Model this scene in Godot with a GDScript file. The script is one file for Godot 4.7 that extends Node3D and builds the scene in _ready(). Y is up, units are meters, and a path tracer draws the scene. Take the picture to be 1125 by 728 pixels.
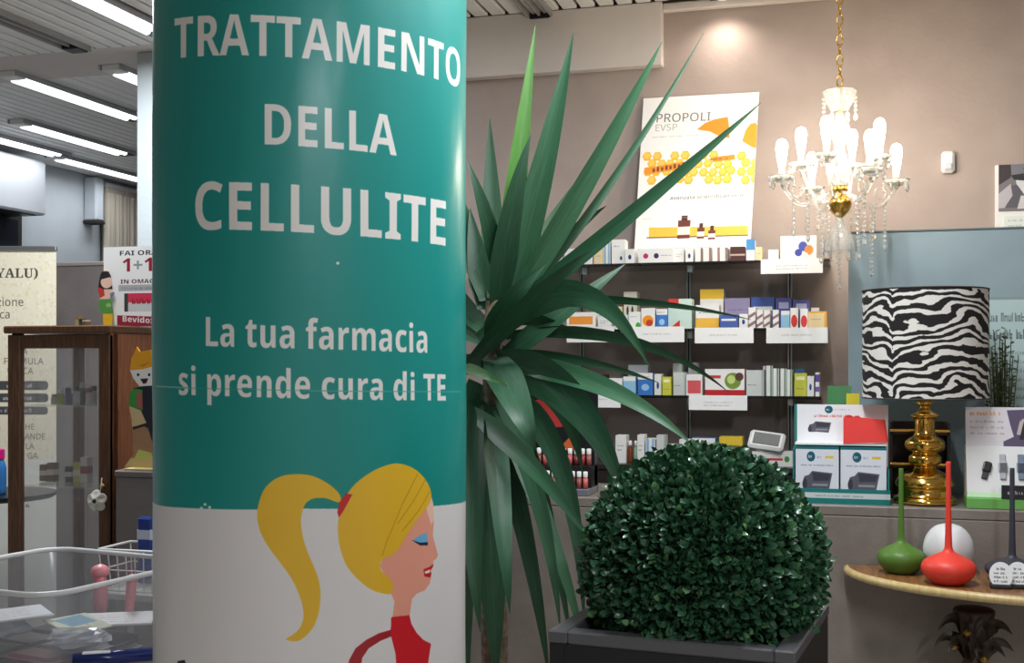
extends Node3D
# Pharmacy interior seen past a printed totem, a yucca and a clipped box ball.
# World axes follow the room: x along the back wall, -z towards it. The camera is turned 16 degrees to it.
const F := 1300.0
const CX := 562.5
const HY := 400.0
const EYE := Vector3(0, 1.45, 0)
const CEIL := 2.72
const WALL_Z := -4.174
const COUNTER_Z := -3.40
const COUNTER_Y := 1.06
var B := Basis(Vector3.UP, deg_to_rad(16.0))
var M := {}
var names := {}
var rng := RandomNumberGenerator.new()
var fonts := {}

# ---------------------------------------------------------------- places
func P(px: float, py: float, d: float) -> Vector3:
	return EYE + B * Vector3((px - CX) / F * d, (HY - py) / F * d, -d)
func ray(px: float, py: float) -> Vector3:
	return B * Vector3((px - CX) / F, (HY - py) / F, -1.0)
func W(px: float, py: float, z: float) -> Vector3:
	var r := ray(px, py)
	return EYE + r * (z / r.z)
func H(px: float, py: float, y: float) -> Vector3:
	var r := ray(px, py)
	return EYE + r * ((y - EYE.y) / r.y)
func U(u: float, px: float, py: float) -> Vector3:
	var r := ray(px, py)
	return EYE + r * (u / r.x)

# ---------------------------------------------------------------- nodes
func numbered(called: String) -> String:
	var n: int = names.get(called, 0)
	names[called] = n + 1
	return called if n == 0 else "%s_%03d" % [called, n]
func thing(called: String, label: String, category: String, at := Vector3.ZERO, group := "") -> Node3D:
	var o := Node3D.new()
	o.name = numbered(called)
	add_child(o)
	o.position = at
	return tag(o, label, category, group)
func tag(o: Node3D, label: String, category: String, group := "") -> Node3D:
	o.set_meta("label", label)
	o.set_meta("category", category)
	if group != "":
		o.set_meta("group", group)
	return o
func obj(called: String, mesh: Mesh, m: Material, parent: Node, at := Vector3.ZERO, basis := Basis()) -> MeshInstance3D:
	var o := MeshInstance3D.new()
	o.name = called if parent != self else numbered(called)
	o.mesh = mesh
	o.material_override = m
	o.transform = Transform3D(basis, at)
	parent.add_child(o, true)
	return o
func struct(called: String, mesh: Mesh, m: Material, at := Vector3.ZERO, basis := Basis()) -> MeshInstance3D:
	var o := obj(called, mesh, m, self, at, basis)
	o.set_meta("kind", "structure")
	return o

# ---------------------------------------------------------------- shapes
func mb(smooth := false) -> SurfaceTool:
	var st := SurfaceTool.new()
	st.begin(Mesh.PRIMITIVE_TRIANGLES)
	st.set_smooth_group(0 if smooth else -1)
	return st
func done(st: SurfaceTool) -> ArrayMesh:
	st.generate_normals()
	return st.commit()
func tri(st: SurfaceTool, a: Vector3, b: Vector3, c: Vector3, ua := Vector2(), ub := Vector2(), uc := Vector2()) -> void:
	# given counter-clockwise from outside
	st.set_uv(ua); st.add_vertex(a)
	st.set_uv(uc); st.add_vertex(c)
	st.set_uv(ub); st.add_vertex(b)
func quad(st: SurfaceTool, a: Vector3, b: Vector3, c: Vector3, d: Vector3, ua := Vector2(0, 1), ub := Vector2(1, 1), uc := Vector2(1, 0), ud := Vector2(0, 0)) -> void:
	tri(st, a, b, c, ua, ub, uc)
	tri(st, a, c, d, ua, uc, ud)
func out_tri(st: SurfaceTool, a: Vector3, b: Vector3, c: Vector3, mid: Vector3) -> void:
	if (b - a).cross(c - a).dot((a + b + c) / 3.0 - mid) < 0.0:
		tri(st, a, c, b)
	else:
		tri(st, a, b, c)
# chamfered box added to st: base centre at `at`, y from 0 to size.y
func bx(st: SurfaceTool, at: Vector3, size: Vector3, ch := 0.0, basis := Basis()) -> void:
	var h := size / 2.0
	var mid := at + basis * Vector3(0, h.y, 0)
	ch = minf(ch, minf(h.x, minf(h.y, h.z)) * 0.8)
	var v := {}
	for sx in [-1, 1]:
		for sy in [-1, 1]:
			for sz in [-1, 1]:
				for a in 3:
					var q := Vector3(sx * h.x, sy * h.y, sz * h.z)
					for k in 3:
						if k != a:
							q[k] -= signf(q[k]) * ch
					v[[sx, sy, sz, a]] = mid + basis * q
	for a in 3:
		var b := (a + 1) % 3
		var c := (a + 2) % 3
		for s in [-1, 1]:
			var k := []
			for e in [[-1, -1], [1, -1], [1, 1], [-1, 1]]:
				var g := [0, 0, 0, a]
				g[a] = s
				g[b] = e[0]
				g[c] = e[1]
				k.append(v[g])
			if s > 0:
				quad(st, k[0], k[1], k[2], k[3])
			else:
				quad(st, k[3], k[2], k[1], k[0])
	if ch > 0.0:
		for a in 3:
			var b := (a + 1) % 3
			var c := (a + 2) % 3
			for e in [[-1, -1], [1, -1], [1, 1], [-1, 1]]:
				var q := []
				for s in [[-1, b], [1, b], [1, c], [-1, c]]:
					var g := [0, 0, 0, s[1]]
					g[a] = s[0]
					g[b] = e[0]
					g[c] = e[1]
					q.append(v[g])
				out_tri(st, q[0], q[1], q[2], mid)
				out_tri(st, q[0], q[2], q[3], mid)
		for sx in [-1, 1]:
			for sy in [-1, 1]:
				for sz in [-1, 1]:
					out_tri(st, v[[sx, sy, sz, 0]], v[[sx, sy, sz, 1]], v[[sx, sy, sz, 2]], mid)
var boxes := {}
func box(x: float, y: float, z: float, ch := 0.002) -> ArrayMesh:
	var key := [x, y, z, ch]
	if not boxes.has(key):
		var st := mb()
		bx(st, Vector3.ZERO, Vector3(x, y, z), ch)
		boxes[key] = done(st)
	return boxes[key]
# tube along points, radius a number or an array
func tube(st: SurfaceTool, pts: Array, r: Variant, n := 8, squash := 1.0) -> void:
	var rings := []
	var nrm := Vector3.ZERO
	for i in pts.size():
		var t: Vector3 = (pts[mini(i + 1, pts.size() - 1)] - pts[maxi(i - 1, 0)]).normalized()
		if nrm == Vector3.ZERO:
			nrm = t.cross(Vector3.UP if absf(t.y) < 0.9 else Vector3.RIGHT).normalized()
		nrm = (nrm - t * nrm.dot(t)).normalized()
		var bi := t.cross(nrm)
		var rad: float = r[i] if r is Array else r
		var ring := []
		for j in n:
			var f := TAU * j / n
			ring.append(pts[i] + (nrm * cos(f) + bi * sin(f) * squash) * rad)
		rings.append(ring)
	for i in pts.size() - 1:
		for j in n:
			var k := (j + 1) % n
			quad(st, rings[i][j], rings[i][k], rings[i + 1][k], rings[i + 1][j])
	for j in range(1, n - 1):
		tri(st, rings[0][0], rings[0][j + 1], rings[0][j])
		tri(st, rings[-1][0], rings[-1][j], rings[-1][j + 1])
# profile of [r, y] from bottom to top turned round y
func lathe(st: SurfaceTool, prof: Array, n := 24, at := Vector3.ZERO, a0 := 0.0, a1 := TAU) -> void:
	for i in prof.size() - 1:
		for j in n:
			var q := []
			var t := []
			for e in [[i, j], [i, j + 1], [i + 1, j + 1], [i + 1, j]]:
				var f: float = a0 + (a1 - a0) * e[1] / n
				q.append(at + Vector3(prof[e[0]][0] * cos(f), prof[e[0]][1], -prof[e[0]][0] * sin(f)))
				t.append(Vector2(float(e[1]) / n, 1.0 - float(e[0]) / (prof.size() - 1)))
			if prof[i][0] > 1e-5:
				tri(st, q[0], q[1], q[2], t[0], t[1], t[2])
			if prof[i + 1][0] > 1e-5:
				tri(st, q[0], q[2], q[3], t[0], t[2], t[3])
func turned(prof: Array, n := 24, smooth := true) -> ArrayMesh:
	var st := mb(smooth)
	lathe(st, prof, n)
	return done(st)
func curve(prof: Array, steps := 4) -> Array:   # Catmull-Rom through [r, y] pairs
	var r := []
	for i in prof.size() - 1:
		var p := []
		for k in [i - 1, i, i + 1, i + 2]:
			var e: Array = prof[clampi(k, 0, prof.size() - 1)]
			p.append(Vector2(e[0], e[1]))
		for s in steps:
			var q: Vector2 = p[1].cubic_interpolate(p[2], p[0], p[3], float(s) / steps)
			r.append([maxf(q.x, 0.0), q.y])
	r.append(prof[-1])
	return r
# flat outline (x, y), extruded from z = 0 to z = depth; front carries uv over rect
func slab(outline: PackedVector2Array, depth: float, rect := Rect2(0, 0, 1, 1)) -> ArrayMesh:
	var st := mb()
	var o := outline
	if Geometry2D.is_polygon_clockwise(o):
		o = o.duplicate()
		o.reverse()
	var idx := Geometry2D.triangulate_polygon(o)
	var uvs := []
	for q in o:
		uvs.append(Vector2((q.x - rect.position.x) / rect.size.x, 1.0 - (q.y - rect.position.y) / rect.size.y))
	for i in range(0, idx.size(), 3):
		var a := idx[i]
		var b := idx[i + 1]
		var c := idx[i + 2]
		if (o[b] - o[a]).cross(o[c] - o[a]) < 0.0:
			var s := b
			b = c
			c = s
		tri(st, Vector3(o[a].x, o[a].y, depth), Vector3(o[b].x, o[b].y, depth), Vector3(o[c].x, o[c].y, depth), uvs[a], uvs[b], uvs[c])
		tri(st, Vector3(o[a].x, o[a].y, 0), Vector3(o[c].x, o[c].y, 0), Vector3(o[b].x, o[b].y, 0), uvs[a], uvs[c], uvs[b])
	for i in o.size():
		var j := (i + 1) % o.size()
		quad(st, Vector3(o[i].x, o[i].y, 0), Vector3(o[j].x, o[j].y, 0), Vector3(o[j].x, o[j].y, depth), Vector3(o[i].x, o[i].y, depth), uvs[i], uvs[j], uvs[j], uvs[i])
	return done(st)
# board: front face (+z) with uv 0..1, base centre origin
func board(w: float, h: float, t: float, uv := Rect2(0, 0, 1, 1), edge := Vector2(0.004, 0.004)) -> ArrayMesh:
	var st := mb()
	var x := w / 2
	var a := uv.position
	var b := uv.end
	var e := a + edge * uv.size
	quad(st, Vector3(-x, 0, t), Vector3(x, 0, t), Vector3(x, h, t), Vector3(-x, h, t), Vector2(a.x, b.y), b, Vector2(b.x, a.y), a)
	quad(st, Vector3(x, 0, 0), Vector3(-x, 0, 0), Vector3(-x, h, 0), Vector3(x, h, 0), e, e, e, e)
	quad(st, Vector3(-x, 0, 0), Vector3(-x, 0, t), Vector3(-x, h, t), Vector3(-x, h, 0), e, e, e, e)
	quad(st, Vector3(x, 0, t), Vector3(x, 0, 0), Vector3(x, h, 0), Vector3(x, h, t), e, e, e, e)
	quad(st, Vector3(-x, h, t), Vector3(x, h, t), Vector3(x, h, 0), Vector3(-x, h, 0), e, e, e, e)
	quad(st, Vector3(-x, 0, 0), Vector3(x, 0, 0), Vector3(x, 0, t), Vector3(-x, 0, t), e, e, e, e)
	return done(st)

# ---------------------------------------------------------------- print
class Canvas:
	var im: Image
	var w: int
	var h: int
	func _init(ww: int, hh: int, c: Color) -> void:
		w = ww
		h = hh
		im = Image.create_empty(w, h, false, Image.FORMAT_RGBA8)
		im.fill(c)
	func rect(x0: float, y0: float, x1: float, y1: float, c: Color) -> void:
		im.fill_rect(Rect2i(roundi(x0), roundi(y0), maxi(roundi(x1) - roundi(x0), 1), maxi(roundi(y1) - roundi(y0), 1)), c)
	func poly(p: Array, c: Color) -> void:
		var lo := 1e9
		var hi := -1e9
		for q in p:
			lo = minf(lo, q.y)
			hi = maxf(hi, q.y)
		for y in range(maxi(ceili(lo - 0.5), 0), mini(ceili(hi - 0.5), h)):
			var yc := y + 0.5
			var xs := PackedFloat32Array()
			for i in p.size():
				var a: Vector2 = p[i]
				var b: Vector2 = p[(i + 1) % p.size()]
				if (a.y <= yc) != (b.y <= yc):
					xs.append(a.x + (yc - a.y) / (b.y - a.y) * (b.x - a.x))
			xs.sort()
			for k in range(0, xs.size() - 1, 2):
				var x0 := maxi(ceili(xs[k] - 0.5), 0)
				var x1 := mini(ceili(xs[k + 1] - 0.5), w)
				if x1 > x0:
					im.fill_rect(Rect2i(x0, y, x1 - x0, 1), c)
	func ell(x: float, y: float, rx: float, ry: float, c: Color) -> void:
		var p := []
		for i in 28:
			p.append(Vector2(x + cos(TAU * i / 28) * rx, y + sin(TAU * i / 28) * ry))
		poly(p, c)
	func line(a: Vector2, b: Vector2, t: float, c: Color) -> void:
		var n := (b - a).normalized().orthogonal() * t / 2
		poly([a + n, b + n, b - n, a - n], c)
	func tex(halve := true) -> ImageTexture:
		if halve:
			im.resize(w / 2, h / 2, Image.INTERPOLATE_BILINEAR)
		return ImageTexture.create_from_image(im)
func font(which: String) -> SystemFont:
	if not fonts.has(which):
		var f := SystemFont.new()
		f.font_names = PackedStringArray(["Droid Serif" if which.begins_with("serif") else "Droid Sans"])
		f.font_weight = 700 if which.ends_with("bold") else 400
		fonts[which] = f
	return fonts[which]
var words := {}
func word(s: String, which: String) -> PackedVector2Array:   # triangles, cap height 1, left edge at 0, baseline at 0
	var key := [s, which]
	if not words.has(key):
		var t := TextMesh.new()
		t.font = font(which)
		t.font_size = 96
		t.pixel_size = 1.0
		t.depth = 0.0
		t.curve_step = 2.0
		t.text = "H"
		var hb := t.get_aabb()
		t.text = s
		var f := t.get_faces()
		var x0 := 1e9
		for q in f:
			x0 = minf(x0, q.x)
		var r := PackedVector2Array()
		for q in f:
			r.append(Vector2(q.x - x0, q.y - hb.position.y) / hb.size.y)
		words[key] = r
	return words[key]
func word_width(s: String, which: String) -> float:
	var m := 0.0
	for q in word(s, which):
		m = maxf(m, q.x)
	return m
# text with its baseline from a to b on the canvas and caps of that height
func text_on(cv: Canvas, s: String, a: Vector2, b: Vector2, cap: float, c: Color, which := "bold") -> void:
	var t := word(s, which)
	var ww := word_width(s, which)
	var ax := (b - a) / ww
	var ay := Vector2(0, -cap)
	for i in range(0, t.size(), 3):
		cv.poly([a + ax * t[i].x + ay * t[i].y, a + ax * t[i + 1].x + ay * t[i + 1].y, a + ax * t[i + 2].x + ay * t[i + 2].y], c)
func text(cv: Canvas, s: String, x: float, y: float, cap: float, c: Color, which := "bold", squeeze := 1.0, align := 0.0) -> void:
	var ww := word_width(s, which) * cap * squeeze
	text_on(cv, s, Vector2(x - ww * align, y), Vector2(x - ww * align + ww, y), cap, c, which)
func smudge(cv: Canvas, x0: float, y0: float, x1: float, cap: float, c: Color) -> void:   # a line of print too small to read: strokes grouped like words
	var x := x0
	var left := rng.randi_range(2, 8)
	var t := maxf(cap * 0.2, 1.5)
	while x < x1 - cap * 0.6:
		if left == 0:
			x += cap * 0.55
			left = rng.randi_range(2, 9)
			continue
		var w := cap * rng.randf_range(0.4, 0.62)
		var h := cap * (1.0 if rng.randf() < 0.3 else 0.72)
		cv.rect(x, y0 - h, x + t, y0, c)
		match rng.randi_range(0, 3):
			0:
				cv.rect(x, y0 - h, x + w, y0 - h + t, c)
				cv.rect(x + w - t, y0 - h, x + w, y0, c)
			1:
				cv.rect(x, y0 - t, x + w, y0, c)
				cv.rect(x + w - t, y0 - cap * 0.72, x + w, y0, c)
			2:
				cv.rect(x, y0 - h * 0.6, x + w, y0 - h * 0.6 + t, c)
				cv.rect(x, y0 - t, x + w, y0, c)
		x += w + cap * 0.14
		left -= 1

# ---------------------------------------------------------------- materials
func mat(c: Color, rough := 0.6, metal := 0.0) -> StandardMaterial3D:
	var m := StandardMaterial3D.new()
	m.albedo_color = c
	m.roughness = rough
	m.metallic = metal
	return m
func c8(r: int, g: int, b: int) -> Color:
	return Color8(r, g, b)
func printed(t: Texture2D, rough := 0.45) -> StandardMaterial3D:
	var m := mat(Color.WHITE, rough)
	m.albedo_texture = t
	return m
func noise_tex(freq: float, ramp: Array, size := 512, seed_ := 1, stretch := Vector2.ONE, normal := false) -> NoiseTexture2D:
	var n := FastNoiseLite.new()
	n.seed = seed_
	n.frequency = freq
	n.fractal_octaves = 4
	var t := NoiseTexture2D.new()
	t.width = size
	t.height = size
	t.seamless = true
	t.noise = n
	if normal:
		t.as_normal_map = true
		t.bump_strength = 4.0
	else:
		var g := Gradient.new()
		g.offsets = PackedFloat32Array([0.2, 0.8])
		g.colors = PackedColorArray(ramp)
		t.color_ramp = g
	return t
func painted(c: Color, spread := 0.05, rough := 0.75, scale := 0.6, seed_ := 1, relief := 0.03) -> StandardMaterial3D:   # matt paint with faint patches and roller grain
	var m := mat(Color.WHITE, rough)
	m.albedo_texture = noise_tex(0.012, [c.darkened(spread), c.lightened(spread)], 512, seed_)
	m.uv1_triplanar = true
	m.uv1_world_triplanar = true
	m.uv1_scale = Vector3.ONE * scale
	m.heightmap_enabled = true
	m.heightmap_texture = noise_tex(0.15, [Color.BLACK, Color.WHITE], 512, seed_ + 7)
	m.heightmap_scale = relief
	return m
func glass(tint := Color(1, 1, 1), alpha := 0.06) -> StandardMaterial3D:
	var m := mat(Color(tint, alpha), 0.03)
	m.transparency = BaseMaterial3D.TRANSPARENCY_ALPHA
	return m
func crystal(tint := Color(0.98, 0.98, 0.97)) -> StandardMaterial3D:
	var m := mat(Color(tint, 0.02), 0.02)
	m.transparency = BaseMaterial3D.TRANSPARENCY_ALPHA
	m.refraction_enabled = true
	m.refraction_scale = 0.05
	return m
func glow(c: Color, e: float) -> StandardMaterial3D:
	var m := mat(c, 0.4)
	m.emission_enabled = true
	m.emission = c
	m.emission_energy_multiplier = e
	return m
func wood_tex(dark: Color, light: Color, seed_: int) -> ImageTexture:
	var n := FastNoiseLite.new()
	n.seed = seed_
	n.frequency = 0.02
	var im := Image.create_empty(256, 256, false, Image.FORMAT_RGB8)
	for y in 256:
		for x in 256:
			var warp := n.get_noise_2d(x * 0.5, y * 0.12) * 26.0
			var g := 0.5 + 0.5 * sin((x + warp) * 0.35)
			var fine := n.get_noise_2d(x * 9.0, y * 0.5)
			im.set_pixel(x, y, dark.lerp(light, clampf(0.25 + 0.4 * g + 0.5 * fine, 0, 1)))
	return ImageTexture.create_from_image(im)
func wood(dark: Color, light: Color, seed_ := 3, rough := 0.4) -> StandardMaterial3D:
	var m := printed(wood_tex(dark, light, seed_), rough)
	m.uv1_triplanar = true
	m.uv1_scale = Vector3(3, 3, 3)
	return m

# ================================================================ the scene
func _ready() -> void:
	rng.seed = 20
	var cam := Camera3D.new()
	cam.name = "camera"
	add_child(cam)
	cam.transform = Transform3D(B, EYE)
	cam.projection = Camera3D.PROJECTION_FRUSTUM
	cam.near = 0.05
	cam.far = 60.0
	cam.size = 728.0 / F * cam.near
	cam.frustum_offset = Vector2(0, (HY - 364.0) / F * cam.near)
	cam.current = true
	var we := WorldEnvironment.new()
	var e := Environment.new()
	e.background_mode = Environment.BG_COLOR
	e.background_color = Color(0.02, 0.022, 0.03)
	e.tonemap_mode = Environment.TONE_MAPPER_LINEAR
	e.tonemap_exposure = 1.0
	e.sdfgi_enabled = true
	e.ssao_enabled = true
	e.ssil_enabled = true
	we.environment = e
	add_child(we)
	materials()
	room()
	ceiling_lamps()
	counter()
	shelves()
	totem()
	yucca()
	box_ball()
	chandelier()
	right_side()
	half_table()
	left_side()

func materials() -> void:
	M.wall = painted(c8(172, 157, 149), 0.03, 0.7, 0.6, 1)
	M.soffit = painted(c8(222, 213, 206), 0.02, 0.7, 0.6, 2)
	M.slat = mat(c8(236, 234, 230), 0.45)
	M.gap = mat(c8(46, 42, 38), 0.8)
	M.cool = painted(c8(196, 203, 208), 0.02, 0.7, 0.6, 3)
	M.counter = painted(c8(132, 122, 114), 0.05, 0.35, 0.9, 4)
	M.taupe = painted(c8(120, 112, 110), 0.03, 0.6, 0.7, 5)
	M.white = mat(c8(232, 232, 230), 0.45)
	M.paper = mat(c8(238, 238, 236), 0.7)
	M.steel = mat(c8(190, 192, 195), 0.3, 0.9)
	M.black = mat(c8(22, 22, 24), 0.35)
	M.dark_panel = mat(c8(46, 40, 38), 0.3)
	M.smoked = mat(Color(c8(34, 32, 32), 0.55), 0.08)
	M.smoked.transparency = BaseMaterial3D.TRANSPARENCY_ALPHA
	M.clear = glass()
	M.floor = painted(c8(196, 190, 182), 0.06, 0.35, 0.5, 6)

# ---------------------------------------------------------------- room
func room() -> void:
	var x0 := -4.95
	var x1 := 2.9
	var z1 := 2.2
	var z0 := -10.2
	struct("floor", box(x1 - x0 + 0.4, 0.1, z1 - z0 + 0.4, 0.0), M.floor, Vector3((x0 + x1) / 2, -0.1, (z0 + z1) / 2))
	struct("wall_left", box(0.2, 2.9, z1 - z0 + 0.4, 0.0), M.cool, Vector3(x0 - 0.1, 0, (z0 + z1) / 2))
	struct("wall_right", box(0.2, 2.9, z1 - z0 + 0.4, 0.0), M.wall, Vector3(x1 + 0.1, 0, (z0 + z1) / 2))
	struct("wall_front", box(x1 - x0, 2.9, 0.2, 0.0), M.wall, Vector3((x0 + x1) / 2, 0, z1 + 0.1))
	struct("wall_far", box(x1 - x0, 2.9, 0.2, 0.0), M.cool, Vector3((x0 + x1) / 2, 0, z0 - 0.1))
	var wl := W(330, 300, WALL_Z).x
	struct("wall_back", box(x1 - wl, 2.9, 0.2, 0.0), M.wall, Vector3((wl + x1) / 2, 0, WALL_Z - 0.1))
	struct("wall_passage", box(0.2, 2.9, WALL_Z - 0.2 - z0, 0.0), M.cool, Vector3(wl + 0.1, 0, (WALL_Z - 0.2 + z0) / 2))
	# lighter band below the ceiling, ending before the lamp
	var s1 := W(727, 40, WALL_Z + 0.05)
	var sb := W(620, 78, WALL_Z + 0.05).y
	struct("trim_1", box(s1.x - wl, CEIL - sb, 0.05, 0.002), M.soffit, Vector3((wl + s1.x) / 2, sb, WALL_Z + 0.025))
	struct("trim_2", box(x1 - s1.x, 0.03, 0.03, 0.004), M.soffit, Vector3((x1 + s1.x) / 2, CEIL - 0.03, WALL_Z + 0.015))
	# ceiling: slab, slats one by one, smooth plaster band
	var ceil_ := Node3D.new()
	ceil_.name = "ceiling"
	ceil_.set_meta("kind", "structure")
	add_child(ceil_)
	obj("slab", box(x1 - x0 + 0.4, 0.12, z1 - z0 + 0.4, 0.0), M.gap, ceil_, Vector3((x0 + x1) / 2, CEIL + 0.03, (z0 + z1) / 2))
	var pitch := 0.0665
	var front := WALL_Z + 0.05
	var sm := box(pitch - 0.014, 0.018, z1 - front, 0.003)
	var n := int((x1 - x0) / pitch)
	var ref := H(543, 22, CEIL).x + pitch / 2
	var first := ref - floorf((ref - x0) / pitch) * pitch
	for i in n:
		var u := first + i * pitch
		if u < x1 - pitch / 2:
			obj("slat", sm, M.slat, ceil_, Vector3(u, CEIL, (z1 + front) / 2))
	var rear := WALL_Z - 0.33
	obj("plaster_band", box(wl - x0, 0.03, front - rear, 0.002), M.soffit, ceil_, Vector3((wl + x0) / 2, CEIL, (front + rear) / 2))
	var sr := box(pitch - 0.007, 0.018, rear - z0, 0.003)
	for i in n:
		var u := first + i * pitch
		if u < wl:
			obj("slat", sr, M.slat, ceil_, Vector3(u, CEIL, (rear + z0) / 2))
	# pale pillar
	var pl := P(166, 300, 4.9)
	var pr := P(226, 300, 4.9)
	var pil := struct("wall_pillar", box(0.24, CEIL, 0.24, 0.006), painted(c8(176, 184, 186), 0.02, 0.7, 0.6, 14), Vector3((pl.x + pr.x) / 2, 0, (pl.z + pr.z) / 2))
	pil.name = "wall_pillar"
	# left wall: boxed-in unit, dark window, curtains
	var a := U(x0 + 0.28, -40, 200)
	var b := U(x0 + 0.28, 51, 178)
	var hb := U(x0 + 0.28, 51, 237).y
	var unit := thing("air_conditioner", "boxy white air conditioning unit high on the pale grey wall", "air conditioner", Vector3(x0, hb, (a.z + b.z) / 2))
	var h := b.y - hb
	obj("casing", box(0.28, h, absf(a.z - b.z), 0.012), mat(c8(206, 209, 214), 0.5), unit, Vector3(0.14, 0, 0))
	obj("air_outlet", box(0.2, 0.012, absf(a.z - b.z) * 0.85, 0.002), M.black, unit, Vector3(0.15, -0.006, 0))
	var w0 := U(x0, -60, 250)
	var w1 := U(x0, 20, 236)
	var wb := U(x0, 20, 300).y
	var win := struct("window_1", box(0.03, w1.y - wb, absf(w0.z - w1.z), 0.004), M.gap, Vector3(x0 + 0.015, wb, (w0.z + w1.z) / 2))
	obj("window_frame", box(0.05, 0.05, absf(w0.z - w1.z), 0.004), mat(c8(60, 62, 66)), win, Vector3(0, w1.y - wb, 0))
	obj("window_pane", box(0.01, w1.y - wb - 0.06, absf(w0.z - w1.z) - 0.1, 0.0), mat(c8(40, 44, 52), 0.05), win, Vector3(0.02, 0.02, 0))
	# curtains: two pleated panels on a track
	var lab := ["beige pleated curtain hanging beside the pillar", "beige pleated curtain panel next to the small wall box"]
	for k in 2:
		var q0 := U(x0 + 0.06, 115 + k * 22, 205)
		var q1 := U(x0 + 0.06, 136 + k * 22, 212)
		var low := 0.12
		var ct := thing("curtain", lab[1 - k], "curtain", Vector3(x0 + 0.06, low, q0.z))
		var st := mb(true)
		var nn := 40
		var len := q0.z - q1.z
		var top := CEIL - 0.1 - low
		for i in nn:
			var za := -len * i / nn
			var zb := -len * (i + 1) / nn
			var xa := 0.035 * sin(i * 1.1) + 0.01 * sin(i * 2.7 + k)
			var xb := 0.035 * sin((i + 1) * 1.1) + 0.01 * sin((i + 1) * 2.7 + k)
			quad(st, Vector3(xa * 1.3, 0, za), Vector3(xb * 1.3, 0, zb), Vector3(xb, top, zb), Vector3(xa, top, za))
			quad(st, Vector3(xb * 1.3 - 0.004, 0, zb), Vector3(xa * 1.3 - 0.004, 0, za), Vector3(xa - 0.004, top, za), Vector3(xb - 0.004, top, zb))
		var cloth := mat(c8(196, 186, 170), 0.9)
		obj("fabric", done(st), cloth, ct)
		obj("heading_tape", box(0.03, 0.05, len, 0.004), cloth, ct, Vector3(0, top - 0.01, -len / 2))
		obj("curtain_track", box(0.03, 0.03, len, 0.004), M.white, ct, Vector3(0, top + 0.04, -len / 2))
	var bxp := U(x0, 96, 243)
	var bl := absf(U(x0, 89, 243).z - U(x0, 98, 243).z)
	var bt := U(x0, 96, 196)
	var wbx := thing("blind_box", "narrow pale box fixed to the wall beside the curtain", "wall box", Vector3(x0, bxp.y, bxp.z))
	obj("casing", box(0.1, bt.y - bxp.y, bl, 0.01), M.cool, wbx, Vector3(0.05, 0, 0))
	obj("base_strip", box(0.11, 0.02, bl + 0.01, 0.003), M.gap, wbx, Vector3(0.05, -0.02, 0))

func strip_lamp(pa: Vector3, pb: Vector3, lit: bool, label: String, energy := 1.0, width := 0.098) -> void:
	# recessed twin-tube fitting running along z at the ceiling
	var x := (pa.x + pb.x) / 2
	var len := absf(pa.z - pb.z)
	var t := thing("fluorescent_lamp" if lit else "dark_fluorescent_lamp", label, "ceiling lamp", Vector3(x, CEIL, (pa.z + pb.z) / 2), "strip lamps in the slatted ceiling")
	var st := mb()
	for s in [-1, 1]:
		bx(st, Vector3(s * width / 2, -0.022, 0), Vector3(0.008, 0.03, len + 0.16), 0.001)
	bx(st, Vector3(0, -0.002, 0), Vector3(width, 0.008, len + 0.16), 0.0)
	bx(st, Vector3(0, -0.02, 0), Vector3(0.008, 0.022, len), 0.001)
	obj("housing", done(st), M.steel if lit else mat(c8(150, 148, 144), 0.4), t)
	for s in [-1, 1]:
		obj("end_cap", box(width - 0.01, 0.03, 0.07, 0.003), M.black if s < 0 else M.slat, t, Vector3(0, -0.026, s * (len / 2 + 0.04)))
		var tb := mb(true)
		var ty := -0.016 if lit else 0.0
		var tr := 0.017 if lit else 0.012
		tube(tb, [Vector3(s * width * 0.25, ty, -len / 2), Vector3(s * width * 0.25, ty, len / 2)], tr, 10)
		obj("lamp_tube", done(tb), M.tube_lit if lit else M.tube_off, t)
	if lit:
		var l := AreaLight3D.new()
		l.name = "lamp_light"
		l.area_size = Vector2(width * 0.9, len)
		l.area_normalize_energy = true
		l.light_energy = energy
		l.light_color = c8(244, 249, 255)
		l.area_range = 14.0
		l.shadow_enabled = true
		t.add_child(l)
		l.position = Vector3(0, -0.045, 0)
		l.rotation_degrees = Vector3(-90, 0, 0)

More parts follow.
